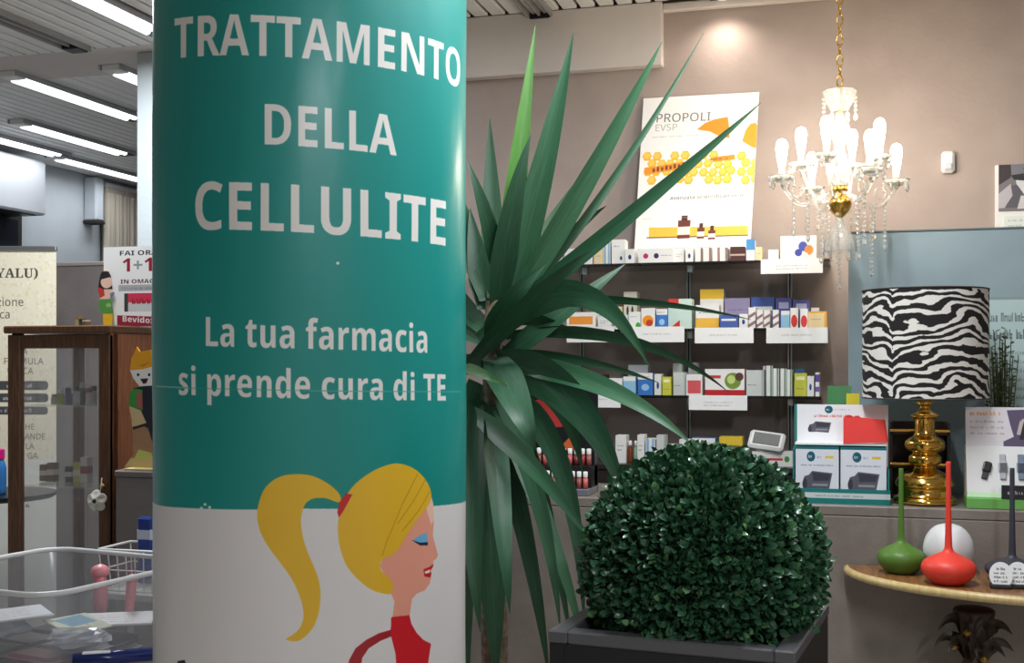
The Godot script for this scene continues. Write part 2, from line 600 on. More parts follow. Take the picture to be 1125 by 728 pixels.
func ceiling_lamps() -> void:
	M.tube_lit = glow(c8(250, 252, 255), 3.0)
	M.tube_off = mat(c8(205, 205, 202), 0.3)
	strip_lamp(H(17.6, 82.4, CEIL), H(146, 125, CEIL), true, "long lit twin fluorescent strip just behind the plaster band", 0.33)
	strip_lamp(H(27, 134, CEIL), H(135, 164.5, CEIL), true, "lit fluorescent strip in the row between band and curtains", 0.33)
	strip_lamp(H(-30, 140.5, CEIL), H(58, 166.2, CEIL), true, "lit fluorescent strip above the white air conditioning unit", 0.2)
	strip_lamp(H(66, 171, CEIL), H(153, 194, CEIL), true, "lit fluorescent strip nearest the beige curtains", 0.33)
	strip_lamp(H(136, 75, CEIL), H(190, 100, CEIL), true, "lit fluorescent strip partly hidden by the pale pillar", 0.33)
	strip_lamp(H(0, -52, CEIL), H(170, 28, CEIL), true, "bright fluorescent strip in the shop window ceiling beside the totem", 3.6)
	strip_lamp(H(-20, 7, CEIL), H(76, 46, CEIL), false, "switched-off strip lamp flush in the ceiling above the banner", 0.0, 0.085)
	strip_lamp(H(520, -80, CEIL), H(586, 12, CEIL), false, "switched-off strip lamp in the ceiling above the yucca", 0.0, 0.085)
	# two unseen strips added: one lights totem and plants, the other the back wall
	strip_lamp(Vector3(0.95, CEIL, 0.0), Vector3(0.95, CEIL, 1.2), true, "added unseen fluorescent strip lighting the totem from the front", 5.4)
	strip_lamp(Vector3(-0.15, CEIL, -3.0), Vector3(-0.15, CEIL, -1.8), true, "added unseen fluorescent strip lighting the back wall", 3.4)
	# small recessed spot grazing the back wall
	var sp := W(795, 2, WALL_Z + 0.07)
	var t := thing("recessed_spotlight", "small square recessed spotlight over the back wall", "ceiling lamp", Vector3(sp.x, CEIL, WALL_Z + 0.09))
	obj("housing", box(0.1, 0.02, 0.1, 0.002), M.black, t, Vector3(0, -0.012, 0))
	obj("lamp_lens", turned([[0.0, -0.02], [0.03, -0.018], [0.034, -0.012]], 16), glow(c8(255, 244, 230), 3.0), t)
	var l := SpotLight3D.new()
	l.name = "lamp_light"
	l.spot_angle = 72
	l.spot_angle_attenuation = 0.8
	l.light_size = 0.03
	l.light_energy = 0.12
	l.light_color = c8(255, 240, 226)
	l.shadow_enabled = true
	t.add_child(l)
	l.position = Vector3(0, -0.03, 0)
	l.rotation_degrees = Vector3(-90, 0, 0)

# ---------------------------------------------------------------- counter and shelves
func counter() -> void:
	var xl := W(430, 500, COUNTER_Z).x
	var xr := 2.85
	var d := 0.42
	var t := thing("service_counter", "long taupe service counter with a dark top below the shelves", "counter", Vector3((xl + xr) / 2, 0, COUNTER_Z - d / 2))
	var w := xr - xl
	obj("plinth", box(w - 0.04, 0.08, d - 0.06, 0.002), M.black, t)
	var np := 4
	for i in np:
		obj("front_panel", box(w / np - 0.004, COUNTER_Y - 0.03 - 0.08, 0.02, 0.002), M.counter, t, Vector3(-w / 2 + w / np * (i + 0.5), 0.08, d / 2 - 0.01))
	obj("carcass", box(w - 0.006, COUNTER_Y - 0.03 - 0.08, d - 0.025, 0.0), M.counter, t, Vector3(0, 0.08, -0.0125))
	obj("worktop", box(w, 0.03, d, 0.004), M.counter, t, Vector3(0, COUNTER_Y - 0.03, 0))
	# wall unit behind it that carries the goods row under the shelves
	var y := 1.12
	var k := thing("wall_unit", "low dark unit along the wall under the glass shelves", "wall unit", Vector3((xl + W(925, 500, WALL_Z).x) / 2, 0, WALL_Z + 0.16))
	var kw := W(925, 500, WALL_Z).x - xl
	obj("body", box(kw, y - 0.02, 0.3, 0.002), M.dark_panel, k)
	obj("top", box(kw, 0.02, 0.31, 0.003), M.dark_panel, k, Vector3(0, y - 0.02, 0))

# package fronts, drawn once into one sheet: name -> [what it looks like, colour, shapes]
var packs := {}
var sheet_cells := {}
func pack_sheet() -> void:
	var w := Color(0.93, 0.93, 0.92)
	var D := {
		"plain": ["plain white", w, [["s", 0.2, 0.4, 0.8], ["s", 0.2, 0.55, 0.6]]],
		"dot_blue": ["white with a dark blue dot", w, [["e", 0.5, 0.55, 0.16, 0.16, c8(40, 60, 130)]]],
		"dot_pink": ["white with a magenta and a navy dot", w, [["e", 0.2, 0.5, 0.07, 0.18, c8(190, 40, 110)], ["e", 0.5, 0.5, 0.07, 0.18, c8(50, 50, 90)], ["s", 0.62, 0.5, 0.95]]],
		"blue_stripe": ["white with light blue stripes", w, [["r", 0.1, 0, 0.35, 1, c8(120, 180, 220)], ["r", 0.65, 0, 0.9, 1, c8(150, 190, 220)]]],
		"corner_dot": ["tall white with a small grey dot", w, [["e", 0.7, 0.75, 0.1, 0.08, c8(70, 70, 90)], ["s", 0.15, 0.3, 0.6]]],
		"cream": ["cream coloured", c8(228, 210, 170), [["s", 0.2, 0.5, 0.8]]],
		"spine": ["narrow white with a brown spine", w, [["r", 0.7, 0, 1, 1, c8(150, 120, 110)]]],
		"maroon": ["dark maroon", c8(70, 35, 32), [["r", 0, 0.5, 1, 0.62, c8(190, 170, 150)]]],
		"azure": ["white with a bright blue top", w, [["r", 0, 0, 1, 0.5, c8(70, 140, 200)]]],
		"flowers": ["white with a blue and orange flower picture", w, [["e", 0.62, 0.45, 0.12, 0.2, c8(70, 80, 170)], ["e", 0.78, 0.6, 0.12, 0.2, c8(215, 140, 70)], ["e", 0.5, 0.7, 0.1, 0.15, c8(60, 70, 160)], ["e", 0.7, 0.8, 0.06, 0.1, c8(240, 220, 200)]]],
		"orange": ["white with an orange band", w, [["r", 0.1, 0.25, 0.9, 0.7, c8(235, 150, 60)], ["s", 0.2, 0.85, 0.8]]],
		"red": ["bright red", c8(205, 40, 40), [["r", 0.1, 0.55, 0.9, 0.75, w]]],
		"dots_dark": ["white with two dark dots", c8(225, 220, 205), [["e", 0.3, 0.5, 0.08, 0.12, c8(60, 55, 50)], ["e", 0.65, 0.5, 0.08, 0.12, c8(60, 55, 50)]]],
		"green_leaf": ["white with a green corner", w, [["e", 0.8, 0.8, 0.3, 0.3, c8(70, 160, 60)], ["s", 0.1, 0.3, 0.7]]],
		"sunset": ["white with an orange and yellow picture", w, [["e", 0.5, 0.6, 0.4, 0.25, c8(240, 150, 40)], ["e", 0.6, 0.7, 0.25, 0.15, c8(190, 60, 40)]]],
		"blue": ["blue and white", c8(60, 120, 200), [["r", 0, 0, 1, 0.3, w], ["s", 0.1, 0.2, 0.8], ["e", 0.5, 0.65, 0.25, 0.15, c8(160, 200, 235)]]],
		"mint": ["pale mint with red corners", c8(205, 228, 218), [["r", 0, 0, 0.45, 0.3, c8(215, 60, 55)], ["p", [0.1, 0.95, 0.5, 0.95, 0.5, 0.7], c8(215, 50, 45)]]],
		"yellow_top": ["white with a yellow lid band", w, [["r", 0, 0, 1, 0.25, c8(240, 195, 60)], ["s", 0.2, 0.6, 0.8]]],
		"yellow_low": ["white with a golden lower half", w, [["r", 0, 0.55, 1, 1, c8(238, 185, 70)], ["s", 0.15, 0.35, 0.85]]],
		"lilac": ["lilac grey", c8(160, 150, 185), [["s", 0.15, 0.4, 0.85], ["r", 0, 0.7, 1, 0.8, c8(110, 100, 160)]]],
		"cobalt": ["cobalt blue", c8(70, 95, 165), [["r", 0.1, 0.3, 0.9, 0.45, w]]],
		"stripe_brown": ["narrow white with slanting brown stripes", w, [["p", [0, 0.4, 1, 0.2, 1, 0.35, 0, 0.55], c8(150, 110, 110)], ["p", [0, 0.8, 1, 0.6, 1, 0.75, 0, 0.95], c8(150, 110, 110)]]],
		"ice": ["light blue", c8(150, 200, 228), [["r", 0, 0, 1, 0.25, w]]],
		"red_heart": ["white with a red lower half", w, [["e", 0.5, 0.65, 0.4, 0.3, c8(215, 55, 50)]]],
		"honey": ["cream with a golden rim", c8(240, 215, 165), [["r", 0, 0, 1, 0.12, c8(240, 180, 70)], ["r", 0.85, 0, 1, 1, c8(240, 180, 70)], ["s", 0.15, 0.5, 0.7]]],
		"violet": ["blue violet", c8(95, 95, 165), [["r", 0.2, 0.15, 0.8, 0.35, c8(200, 200, 230)]]],
		"rose": ["white with a rose red label", w, [["r", 0.1, 0.3, 0.9, 0.9, c8(215, 90, 95)]]],
		"fruit": ["dark with red and yellow fruit", c8(60, 40, 35), [["e", 0.3, 0.5, 0.25, 0.3, c8(200, 45, 40)], ["e", 0.65, 0.6, 0.25, 0.25, c8(235, 190, 60)], ["e", 0.8, 0.3, 0.15, 0.2, c8(200, 60, 50)]]],
		"kiwi": ["wide white and red with green fruit", w, [["r", 0, 0.78, 1, 1, c8(190, 35, 45)], ["e", 0.7, 0.45, 0.2, 0.3, c8(120, 150, 60)], ["e", 0.66, 0.4, 0.1, 0.16, c8(200, 215, 130)], ["e", 0.86, 0.3, 0.1, 0.15, c8(90, 60, 50)], ["r", 0.08, 0.25, 0.4, 0.36, c8(200, 60, 60)]]],
		"silver": ["silver white", c8(208, 212, 208), [["s", 0.1, 0.6, 0.6], ["r", 0.85, 0, 1, 1, c8(170, 180, 172)]]],
		"sage": ["narrow sage-edged white", w, [["r", 0.6, 0, 0.9, 1, c8(120, 150, 120)]]],
		"lime": ["yellow green", c8(205, 205, 70), [["r", 0.15, 0.15, 0.85, 0.3, c8(245, 240, 190)], ["s", 0.15, 0.7, 0.8]]],
		"purple_band": ["narrow white with purple bands", w, [["r", 0, 0.1, 1, 0.4, c8(100, 80, 150)], ["r", 0, 0.6, 1, 0.8, c8(120, 100, 170)]]],
		"yellow": ["yellow", c8(228, 195, 60), [["r", 0.1, 0.3, 0.9, 0.5, c8(120, 110, 60)]]],
		"red_line": ["wide white with a thin red line", w, [["r", 0.1, 0.45, 0.75, 0.6, c8(215, 60, 60)], ["e", 0.85, 0.5, 0.06, 0.2, c8(90, 150, 70)]]],
	}
	var keys := D.keys()
	var cols := 8
	var S := 192
	var cv := Canvas.new(cols * S, 5 * S, Color.WHITE)
	for i in keys.size():
		var ox := (i % cols) * S
		var oy := (i / cols) * S
		var base: Color = D[keys[i]][1]
		cv.rect(ox, oy, ox + S, oy + S, base)
		for s in D[keys[i]][2]:
			if s[0] == "r":
				cv.rect(ox + s[1] * S, oy + s[2] * S, ox + s[3] * S, oy + s[4] * S, s[5])
			elif s[0] == "e":
				cv.ell(ox + s[1] * S, oy + s[2] * S, minf(s[3], minf(s[1], 1 - s[1])) * S, minf(s[4], minf(s[2], 1 - s[2])) * S, s[5])
			elif s[0] == "p":
				var pp := []
				for k in range(0, s[1].size(), 2):
					pp.append(Vector2(ox + s[1][k] * S, oy + s[1][k + 1] * S))
				cv.poly(pp, s[2])
			else:
				smudge(cv, ox + s[1] * S, oy + s[2] * S, ox + s[3] * S, S * 0.05, c8(110, 110, 118))
		# a strip of the base colour for the sides
		cv.rect(ox, oy + S - 8, ox + 8, oy + S, base)
		sheet_cells[keys[i]] = Rect2(float(ox + 3) / cv.w, float(oy + 3) / cv.h, float(S - 6) / cv.w, float(S - 6) / cv.h)
		packs[keys[i]] = D[keys[i]][0]
	M.packs = printed(cv.tex(), 0.4)
func package(kind: String, x0: float, x1: float, ptop: float, pbase: float, y: float, z: float, where: String, deep := 0.06, turn := 0.0, group := "") -> void:
	# a carton whose front stands on the plane z, on a surface at height y
	var a := W(x0, pbase, z)
	var b := W(x1, pbase, z)
	var h := (pbase - ptop) / F * -(B.inverse() * (a - EYE)).z
	var w := maxf(b.x - a.x - 0.0015, 0.008)
	var o := obj("%s_carton" % kind, board(w, h, deep, sheet_cells[kind], Vector2(0.02, 0.975)), M.packs, self, Vector3((a.x + b.x) / 2, y, z - deep), Basis(Vector3.UP, turn))
	tag(o, "%s carton %s" % [packs[kind], where], "carton", "cartons " + (group if group else where))
func shelf_sign(x0: float, x1: float, p0: float, p1: float, z: float, label: String, lines: int, tilt := 0.0) -> void:
	var a := W(x0, p1, z)
	var b := W(x1, p0, z)
	var t := thing("shelf_sign", label, "shelf sign", Vector3((a.x + b.x) / 2, minf(a.y, b.y), z), "white shelf signs")
	var wd := b.x - a.x
	var hh := W(x0, p0, z).y - a.y
	var cv := Canvas.new(512, 128, c8(246, 246, 244))
	for k in lines:
		smudge(cv, 130, 66 + k * 26, 390, 13, c8(188, 188, 190))
	var bs := Basis(Vector3.BACK, tilt)
	obj("card", board(wd, hh, 0.003), printed(cv.tex(), 0.5), t, Vector3(0, 0, 0.002), bs)
	obj("holder_lip", box(wd, 0.004, 0.012, 0.001), M.white, t, Vector3(0, hh - 0.004, -0.003), bs)

func shelves() -> void:
	pack_sheet()
	var zf := WALL_Z + 0.235    # front edge of the shelves
	var zp := zf - 0.025        # fronts of the cartons
	var ys := [W(760, 288, zp).y, W(760, 361, zp).y, W(760, 434, zp).y]
	var xl := W(500, 300, zf).x
	var shelf_names := ["upper", "middle", "lower"]
	for i in 3:
		var xr := W([912, 910, 902][i], 300, zf).x
		var t := thing("glass_shelf", "%s of the three dark glass shelves on the taupe wall" % shelf_names[i], "shelf", Vector3((xl + xr) / 2, ys[i] - 0.01, (zf + WALL_Z) / 2), "dark glass wall shelves")
		obj("panel", box(xr - xl, 0.01, zf - WALL_Z, 0.001), M.smoked, t)
		for px in [640, 757, 868]:
			obj("bracket", box(0.018, 0.022, 0.05, 0.002), M.steel, t, Vector3(W(px, 300, zf).x - (xl + xr) / 2, -0.022, (zf - WALL_Z) / 2 - 0.05))
	for px in [640, 757, 868]:
		var r := thing("shelf_rail", "slim steel shelf rail " + {640: "nearest the yucca", 757: "below the honeycomb poster", 868: "below the chandelier"}[px], "rail", Vector3(W(px, 300, WALL_Z).x, 1.14, WALL_Z + 0.006), "upright shelf rails")
		obj("channel", box(0.016, ys[0] - 1.14 + 0.02, 0.012, 0.001), M.steel, r)
		obj("slot_strip", box(0.005, ys[0] - 1.14, 0.013, 0.0), M.black, r, Vector3(0, 0.01, 0.0005))
	var on := ["standing on the upper glass shelf", "standing on the middle glass shelf", "standing on the lower glass shelf"]
	# kind, x0, x1, top pixel (bases are at 288 / 361 / 434), set back
	var rows := [
		[["azure", 589, 600, 275, "beside the yucca leaves"], ["plain", 601, 617, 267, "behind the yucca leaves"], ["plain", 620, 638, 270, "behind the yucca leaves"], ["plain", 639, 651, 278, "beside the cream one"], ["cream", 652, 662, 270, "beside the blue striped one"], ["blue_stripe", 663, 671, 261], ["corner_dot", 671, 686, 261], ["dot_blue", 687, 698, 272, "beside the tall white one"],
			["dot_pink", 702, 740, 272.5], ["plain", 740.5, 752, 273, "below the honeycomb poster"], ["dot_blue", 753, 762, 272, "beside the brown-spined ones"], ["spine", 763, 772, 272.5], ["spine", 772.5, 782, 272.5], ["spine", 782.5, 791, 272.5], ["spine", 791.5, 800, 272.5],
			["maroon", 801, 818, 272], ["azure", 819, 829, 264, "beside the maroon one"], ["cream", 830, 838, 273, "beside the blue-topped one"], ["plain", 844, 856, 276, "beside the flower picture"], ["flowers", 857, 897, 262]],
		[["red", 603, 613, 355], ["orange", 623, 655, 342], ["plain", 657, 672, 346, "beside the orange banded one"], ["plain", 674, 690, 345, "beside the green-cornered one"], ["green_leaf", 691, 704, 342], ["sunset", 704.5, 720, 338], ["blue", 720.5, 733, 339], ["mint", 734, 760, 328],
			["yellow_low", 764, 790, 335], ["cobalt", 791, 811, 346], ["dot_blue", 812, 822, 345], ["stripe_brown", 823, 831, 338], ["stripe_brown", 832, 839, 341], ["stripe_brown", 840, 847, 341], ["stripe_brown", 848, 855, 341],
			["ice", 857, 867, 342], ["red_heart", 868, 877, 339], ["red_heart", 878, 887, 340], ["honey", 888, 911, 343]],
		[["plain", 617, 630, 413, "behind the yucca leaves"], ["rose", 631, 643, 415, "beside the fruit picture"], ["fruit", 644, 665, 412], ["plain", 668, 683, 416, "beside the light blue one"], ["ice", 685, 699, 414], ["blue", 700, 717, 410], ["dot_blue", 718, 726, 411, "beside the blue one"], ["lime", 727, 737, 414, "below the honeycomb poster"], ["silver", 739, 753, 409, "beside the rose-labelled one"],
			["rose", 754, 772, 411, "beside the kiwi picture"], ["kiwi", 775, 819, 405], ["silver", 820, 840, 406, "beside the sage-edged ones"], ["sage", 841, 848, 401], ["sage", 849, 856, 404], ["sage", 857, 864, 404], ["sage", 865, 871, 405], ["lime", 872, 886, 409, "near the shelf end"], ["dot_blue", 887, 895, 412, "beside the purple-banded one"], ["purple_band", 896, 906, 408]],
	]
	var bases := [288.0, 361.0, 434.0]
	for i in 3:
		for q in rows[i]:
			if q[2] < 907 or i != 2:
				package(q[0], q[1], minf(q[2], [911, 909, 901][i]), q[3], bases[i], ys[i], zp + rng.randf_range(-0.012, 0.008), q[4] + " on the %s shelf" % shelf_names[i] if q.size() > 4 else on[i], 0.07, rng.randf_range(-0.04, 0.04), on[i])
	# second row and stacked ones
	var z2 := zp - 0.095
	for q in [["yellow_top", 769, 795, 315], ["lilac", 796, 824, 325], ["cobalt", 825, 851, 324], ["violet", 852, 870, 325], ["violet", 871, 890, 327], ["orange", 891, 900, 336]]:
		package(q[0], q[1], q[2], q[3], 359, ys[1], z2, "in the back row of the middle glass shelf")
	var st2 := W(690, 345, zp).y
	package("dots_dark", 685, 700, 317, 359, ys[1], z2, "in the back row of the middle glass shelf")
	package("cream", 674, 684, 333, 359, ys[1], z2, "in the back row of the middle glass shelf")
	for q in [["silver", 756, 768, 396], ["silver", 739, 750, 397], ["azure", 873, 884, 402], ["sage", 838, 846, 399], ["plain", 690, 712, 399]]:
		package(q[0], q[1], q[2], q[3], 431, ys[2], z2, "in the back row of the lower glass shelf")
	# goods row on the wall unit
	var zl := WALL_Z + 0.26
	for q in [["plain", 676, 688, 481, "beside the brown bottle"], ["plain", 700, 708, 480, "beside the pale green bottle"], ["blue_stripe", 709, 720, 484], ["silver", 721, 731, 480], ["plain", 732, 745, 490, "behind the boxwood ball"], ["plain", 746, 758, 484, "behind the boxwood ball"], ["blue", 760, 786, 482], ["yellow", 790, 816, 480], ["red_line", 826, 871, 495]]:
		package(q[0], q[1], q[2], q[3], 511, 1.12, zl, (q[4] + " " if q.size() > 4 else "") + "on the dark unit under the shelves", 0.06, 0.0, "on the dark unit under the shelves")
	for k in 2:
		var bp := W(691 + k * 7, 511, zl)
		var bo := thing("small_bottle", ["small brown medicine bottle on the unit under the shelves", "small pale green bottle beside the brown one"][k], "bottle", Vector3(bp.x, 1.12, zl - 0.02))
		obj("body", turned([[0.0, 0], [0.009, 0], [0.01, 0.004], [0.01, 0.045], [0.005, 0.055], [0.005, 0.06]], 14), mat([c8(120, 60, 35), c8(150, 185, 160)][k], 0.2), bo)
		obj("cap", turned([[0.006, 0.058], [0.0065, 0.06], [0.0065, 0.073], [0.0, 0.074]], 14), M.white, bo)
	# shelf signs
	var zs := zf + 0.002
	shelf_sign(836, 904, 285, 301, zs, "white sign with fir tree print hanging from the upper shelf", 2)
	shelf_sign(623, 675, 359, 376, zs, "white sign below the orange banded carton on the middle shelf", 1)
	shelf_sign(691, 752, 359, 376, zs, "white sign below the blue and mint cartons", 1)
	shelf_sign(763.5, 828, 360, 377, zs, "white sign below the golden half carton", 1)
	shelf_sign(842, 909.5, 360, 377, zs, "white sign below the red and honey cartons", 1)
	shelf_sign(623, 682, 430, 447, zs, "white sign below the fruit carton on the lower shelf", 1)
	shelf_sign(757, 821, 434, 450, zs, "white sign below the wide kiwi fruit carton", 2)
	propolis()
	# card terminal lying on the red-lined carton
	var tp := W(842, 495, zl)
	var ty: float = 1.12 + (511.0 - 495.0) / F * -(B.inverse() * (tp - EYE)).z
	var term := thing("card_terminal", "white card terminal with grey screen on the red-lined carton", "card terminal", Vector3(tp.x, ty, zl - 0.02))
	var tb := Basis(Vector3.RIGHT, 0.9) * Basis(Vector3.UP, -0.15)
	obj("foot", box(0.07, 0.02, 0.04, 0.006), M.white, term)
	obj("body", box(0.115, 0.02, 0.07, 0.008), M.white, term, Vector3(0, 0.028, 0), tb)
	obj("screen", box(0.085, 0.003, 0.045, 0.001), mat(c8(120, 122, 118), 0.2), term, Vector3(0, 0.028, 0) + tb * Vector3(0, 0.019, 0), tb)

func propolis() -> void:
	var S := 2.0
	var cv := Canvas.new(1024, 1344, c8(247, 247, 245))
	# crop of the photograph used as drawing frame: x 25..553, y 45..695
	var k := 1024.0 / 490.0
	var tx := func(x: float, y: float) -> Vector2: return Vector2((x - 45 + (y - 60) * 0.06) * k, (y - 58 + (x - 45) * 0.05) * 1344.0 / 640.0)
	var or_ := c8(243, 165, 40)
	text_on(cv, "PROPOLI", tx.call(102, 158), tx.call(332, 150), 72, c8(96, 96, 102), "sans")
	text_on(cv, "EVSP", tx.call(97, 195), tx.call(190, 190), 56, c8(180, 180, 184), "sans")
	smudge(cv, tx.call(97, 0).x, tx.call(97, 222).y, tx.call(320, 0).x, 12, c8(190, 190, 190))
	var pl := []
	for q in [[275, 187], [310, 160], [350, 145], [405, 135], [412, 190], [412, 222], [370, 215], [330, 195]]:
		pl.append(tx.call(q[0], q[1]))
	cv.poly(pl, c8(240, 150, 35))
	pl = []
	for q in [[465, 235], [480, 190], [500, 165], [520, 160], [540, 185], [541, 265], [510, 262]]:
		pl.append(tx.call(q[0], q[1]))
	cv.poly(pl, or_)
	var cells := []
	for r in 4:
		for i in 12:
			var hx0 := 62.0 + i * 40.0 + (r % 2) * 20.0
			if hx0 > 535 or (hx0 > 405 and hx0 < 445 and r < 2) or (r == 0 and i % 3 == 2) or (r == 3 and i % 4 == 1):
				continue
			cells.append([hx0 + rng.randf_range(-4, 4), 294.0 + r * 33.0 + rng.randf_range(-4, 4) - (hx0 - 300) * 0.01])
	for q in cells:
		var c: Vector2 = tx.call(q[0], q[1])
		var hx := []
		for i in 6:
			hx.append(c + Vector2(cos(TAU * i / 6), sin(TAU * i / 6)) * 43)
		cv.poly(hx, c8(245, 185, 50))
		cv.ell(c.x - 4, c.y - 6, 28, 26, c8(250, 205, 90))
	cv.line(tx.call(50, 362), tx.call(240, 330), 60, Color8(240, 150, 40))
	for i in 9:
		var g0: Vector2 = tx.call(85 + i * 18, 360 - i * 3.2)
		cv.rect(g0.x, g0.y - 22 - 8 * (i % 2), g0.x + 22, g0.y + 8, c8(130, 66, 30))
	cv.line(tx.call(340, 310), tx.call(435, 300), 44, Color8(240, 150, 40))
	smudge(cv, tx.call(350, 0).x, tx.call(350, 312).y, tx.call(430, 0).x, 22, c8(150, 80, 30))
	text_on(cv, "avanzata scientificamente", tx.call(160, 475), tx.call(475, 462), 28, c8(70, 70, 74), "sans")
	cv.poly([tx.call(70, 590), tx.call(490, 580), tx.call(490, 618), tx.call(70, 630)], c8(245, 195, 70))
	cv.line(tx.call(60, 632), tx.call(490, 618), 10, c8(110, 80, 60))
	for b in [[220, 540, 632, 24], [292, 570, 632, 14], [338, 580, 635, 14]]:
		var p0: Vector2 = tx.call(b[0] - b[3], b[1] + 20)
		var p1: Vector2 = tx.call(b[0] + b[3], b[2])
		cv.rect(p0.x, p0.y, p1.x, p1.y, c8(110, 45, 25))
		cv.rect(p0.x, lerpf(p0.y, p1.y, 0.35), p1.x, lerpf(p0.y, p1.y, 0.8), c8(238, 232, 222))
		cv.rect(lerpf(p0.x, p1.x, 0.25), p0.y - 40, lerpf(p0.x, p1.x, 0.75), p0.y, c8(70, 35, 25))
	for i in 4:
		smudge(cv, tx.call(75 + i * 80, 0).x, tx.call(0, 560 + (i % 2) * 20).y, tx.call(125 + i * 85, 0).x, 8, c8(200, 200, 200))
	smudge(cv, tx.call(65, 0).x, tx.call(0, 685).y, tx.call(420, 0).x, 12, c8(170, 170, 172))
	# stands on the upper shelf, leaning against the wall
	var z0 := WALL_Z + 0.10
	var q := [W(696, 288, z0), W(823.5, 283, z0), W(834, 101, WALL_Z + 0.015), W(707, 108, WALL_Z + 0.015)]
	var mid: Vector3 = (q[0] + q[1]) / 2
	var st := mb()
	var n: Vector3 = (q[1] - q[0]).cross(q[3] - q[0]).normalized() * 0.01
	var l := []
	for v in q:
		l.append(v - mid)
	var v1 := 289.0 / 275.0
	quad(st, l[0], l[1], l[2], l[3], Vector2(0, v1), Vector2(1, v1), Vector2(1, 0), Vector2(0, 0))
	var cc := Vector2(0.98, 0.02)
	quad(st, l[1] - n, l[0] - n, l[3] - n, l[2] - n, cc, cc, cc, cc)
	for i in 4:
		var j := (i + 1) % 4
		quad(st, l[i] - n, l[j] - n, l[j], l[i], cc, cc, cc, cc)
	var m := printed(cv.tex(), 0.5)
	m.texture_repeat = false
	var t := thing("honeycomb_poster", "white poster panel reading PROPOLI with orange honeycomb, leaning above the cartons", "poster", mid)
	obj("panel", done(st), m, t)

# ---------------------------------------------------------------- totem
const TA := 0.316
const TB := 0.2
const TCX := -0.405
const TCZ := 2.42
const TOTEM_H := 2.35
var t_arc := PackedFloat32Array()
func totem_point(f: float) -> Vector2:   # camera-aligned x and depth relative to the totem's axis
	var r := deg_to_rad(16.0)
	return Vector2(TA * cos(f) * cos(r) - TB * sin(f) * sin(r), TA * cos(f) * sin(r) + TB * sin(f) * cos(r))
func totem_at(px: float, py: float) -> Vector2:   # metres along the print from its left edge, height
	var r := deg_to_rad(16.0)
	var k := (px - CX) / F
	# local = Rot * (k*Z - cx, Z - cz)
	var ax := cos(r) * k + sin(r)
	var bxx := -cos(r) * TCX - sin(r) * TCZ
	var az := -sin(r) * k + cos(r)
	var bz := sin(r) * TCX - cos(r) * TCZ
	var qa := ax * ax / (TA * TA) + az * az / (TB * TB)
	var qb := 2.0 * (ax * bxx / (TA * TA) + az * bz / (TB * TB))
	var qc := bxx * bxx / (TA * TA) + bz * bz / (TB * TB) - 1.0
	var disc := maxf(qb * qb - 4 * qa * qc, 0.0)
	var z := (-qb - sqrt(disc)) / (2 * qa)
	var f := atan2((az * z + bz) / TB, (ax * z + bxx) / TA)
	if f < 0.0:
		f += TAU
	var s := clampf((f - PI) / PI, -0.2, 1.2) * (t_arc.size() - 1)
	var i := clampi(int(s), 0, t_arc.size() - 2)
	return Vector2(lerpf(t_arc[i], t_arc[i + 1], s - i), EYE.y + (HY - py) / F * z)
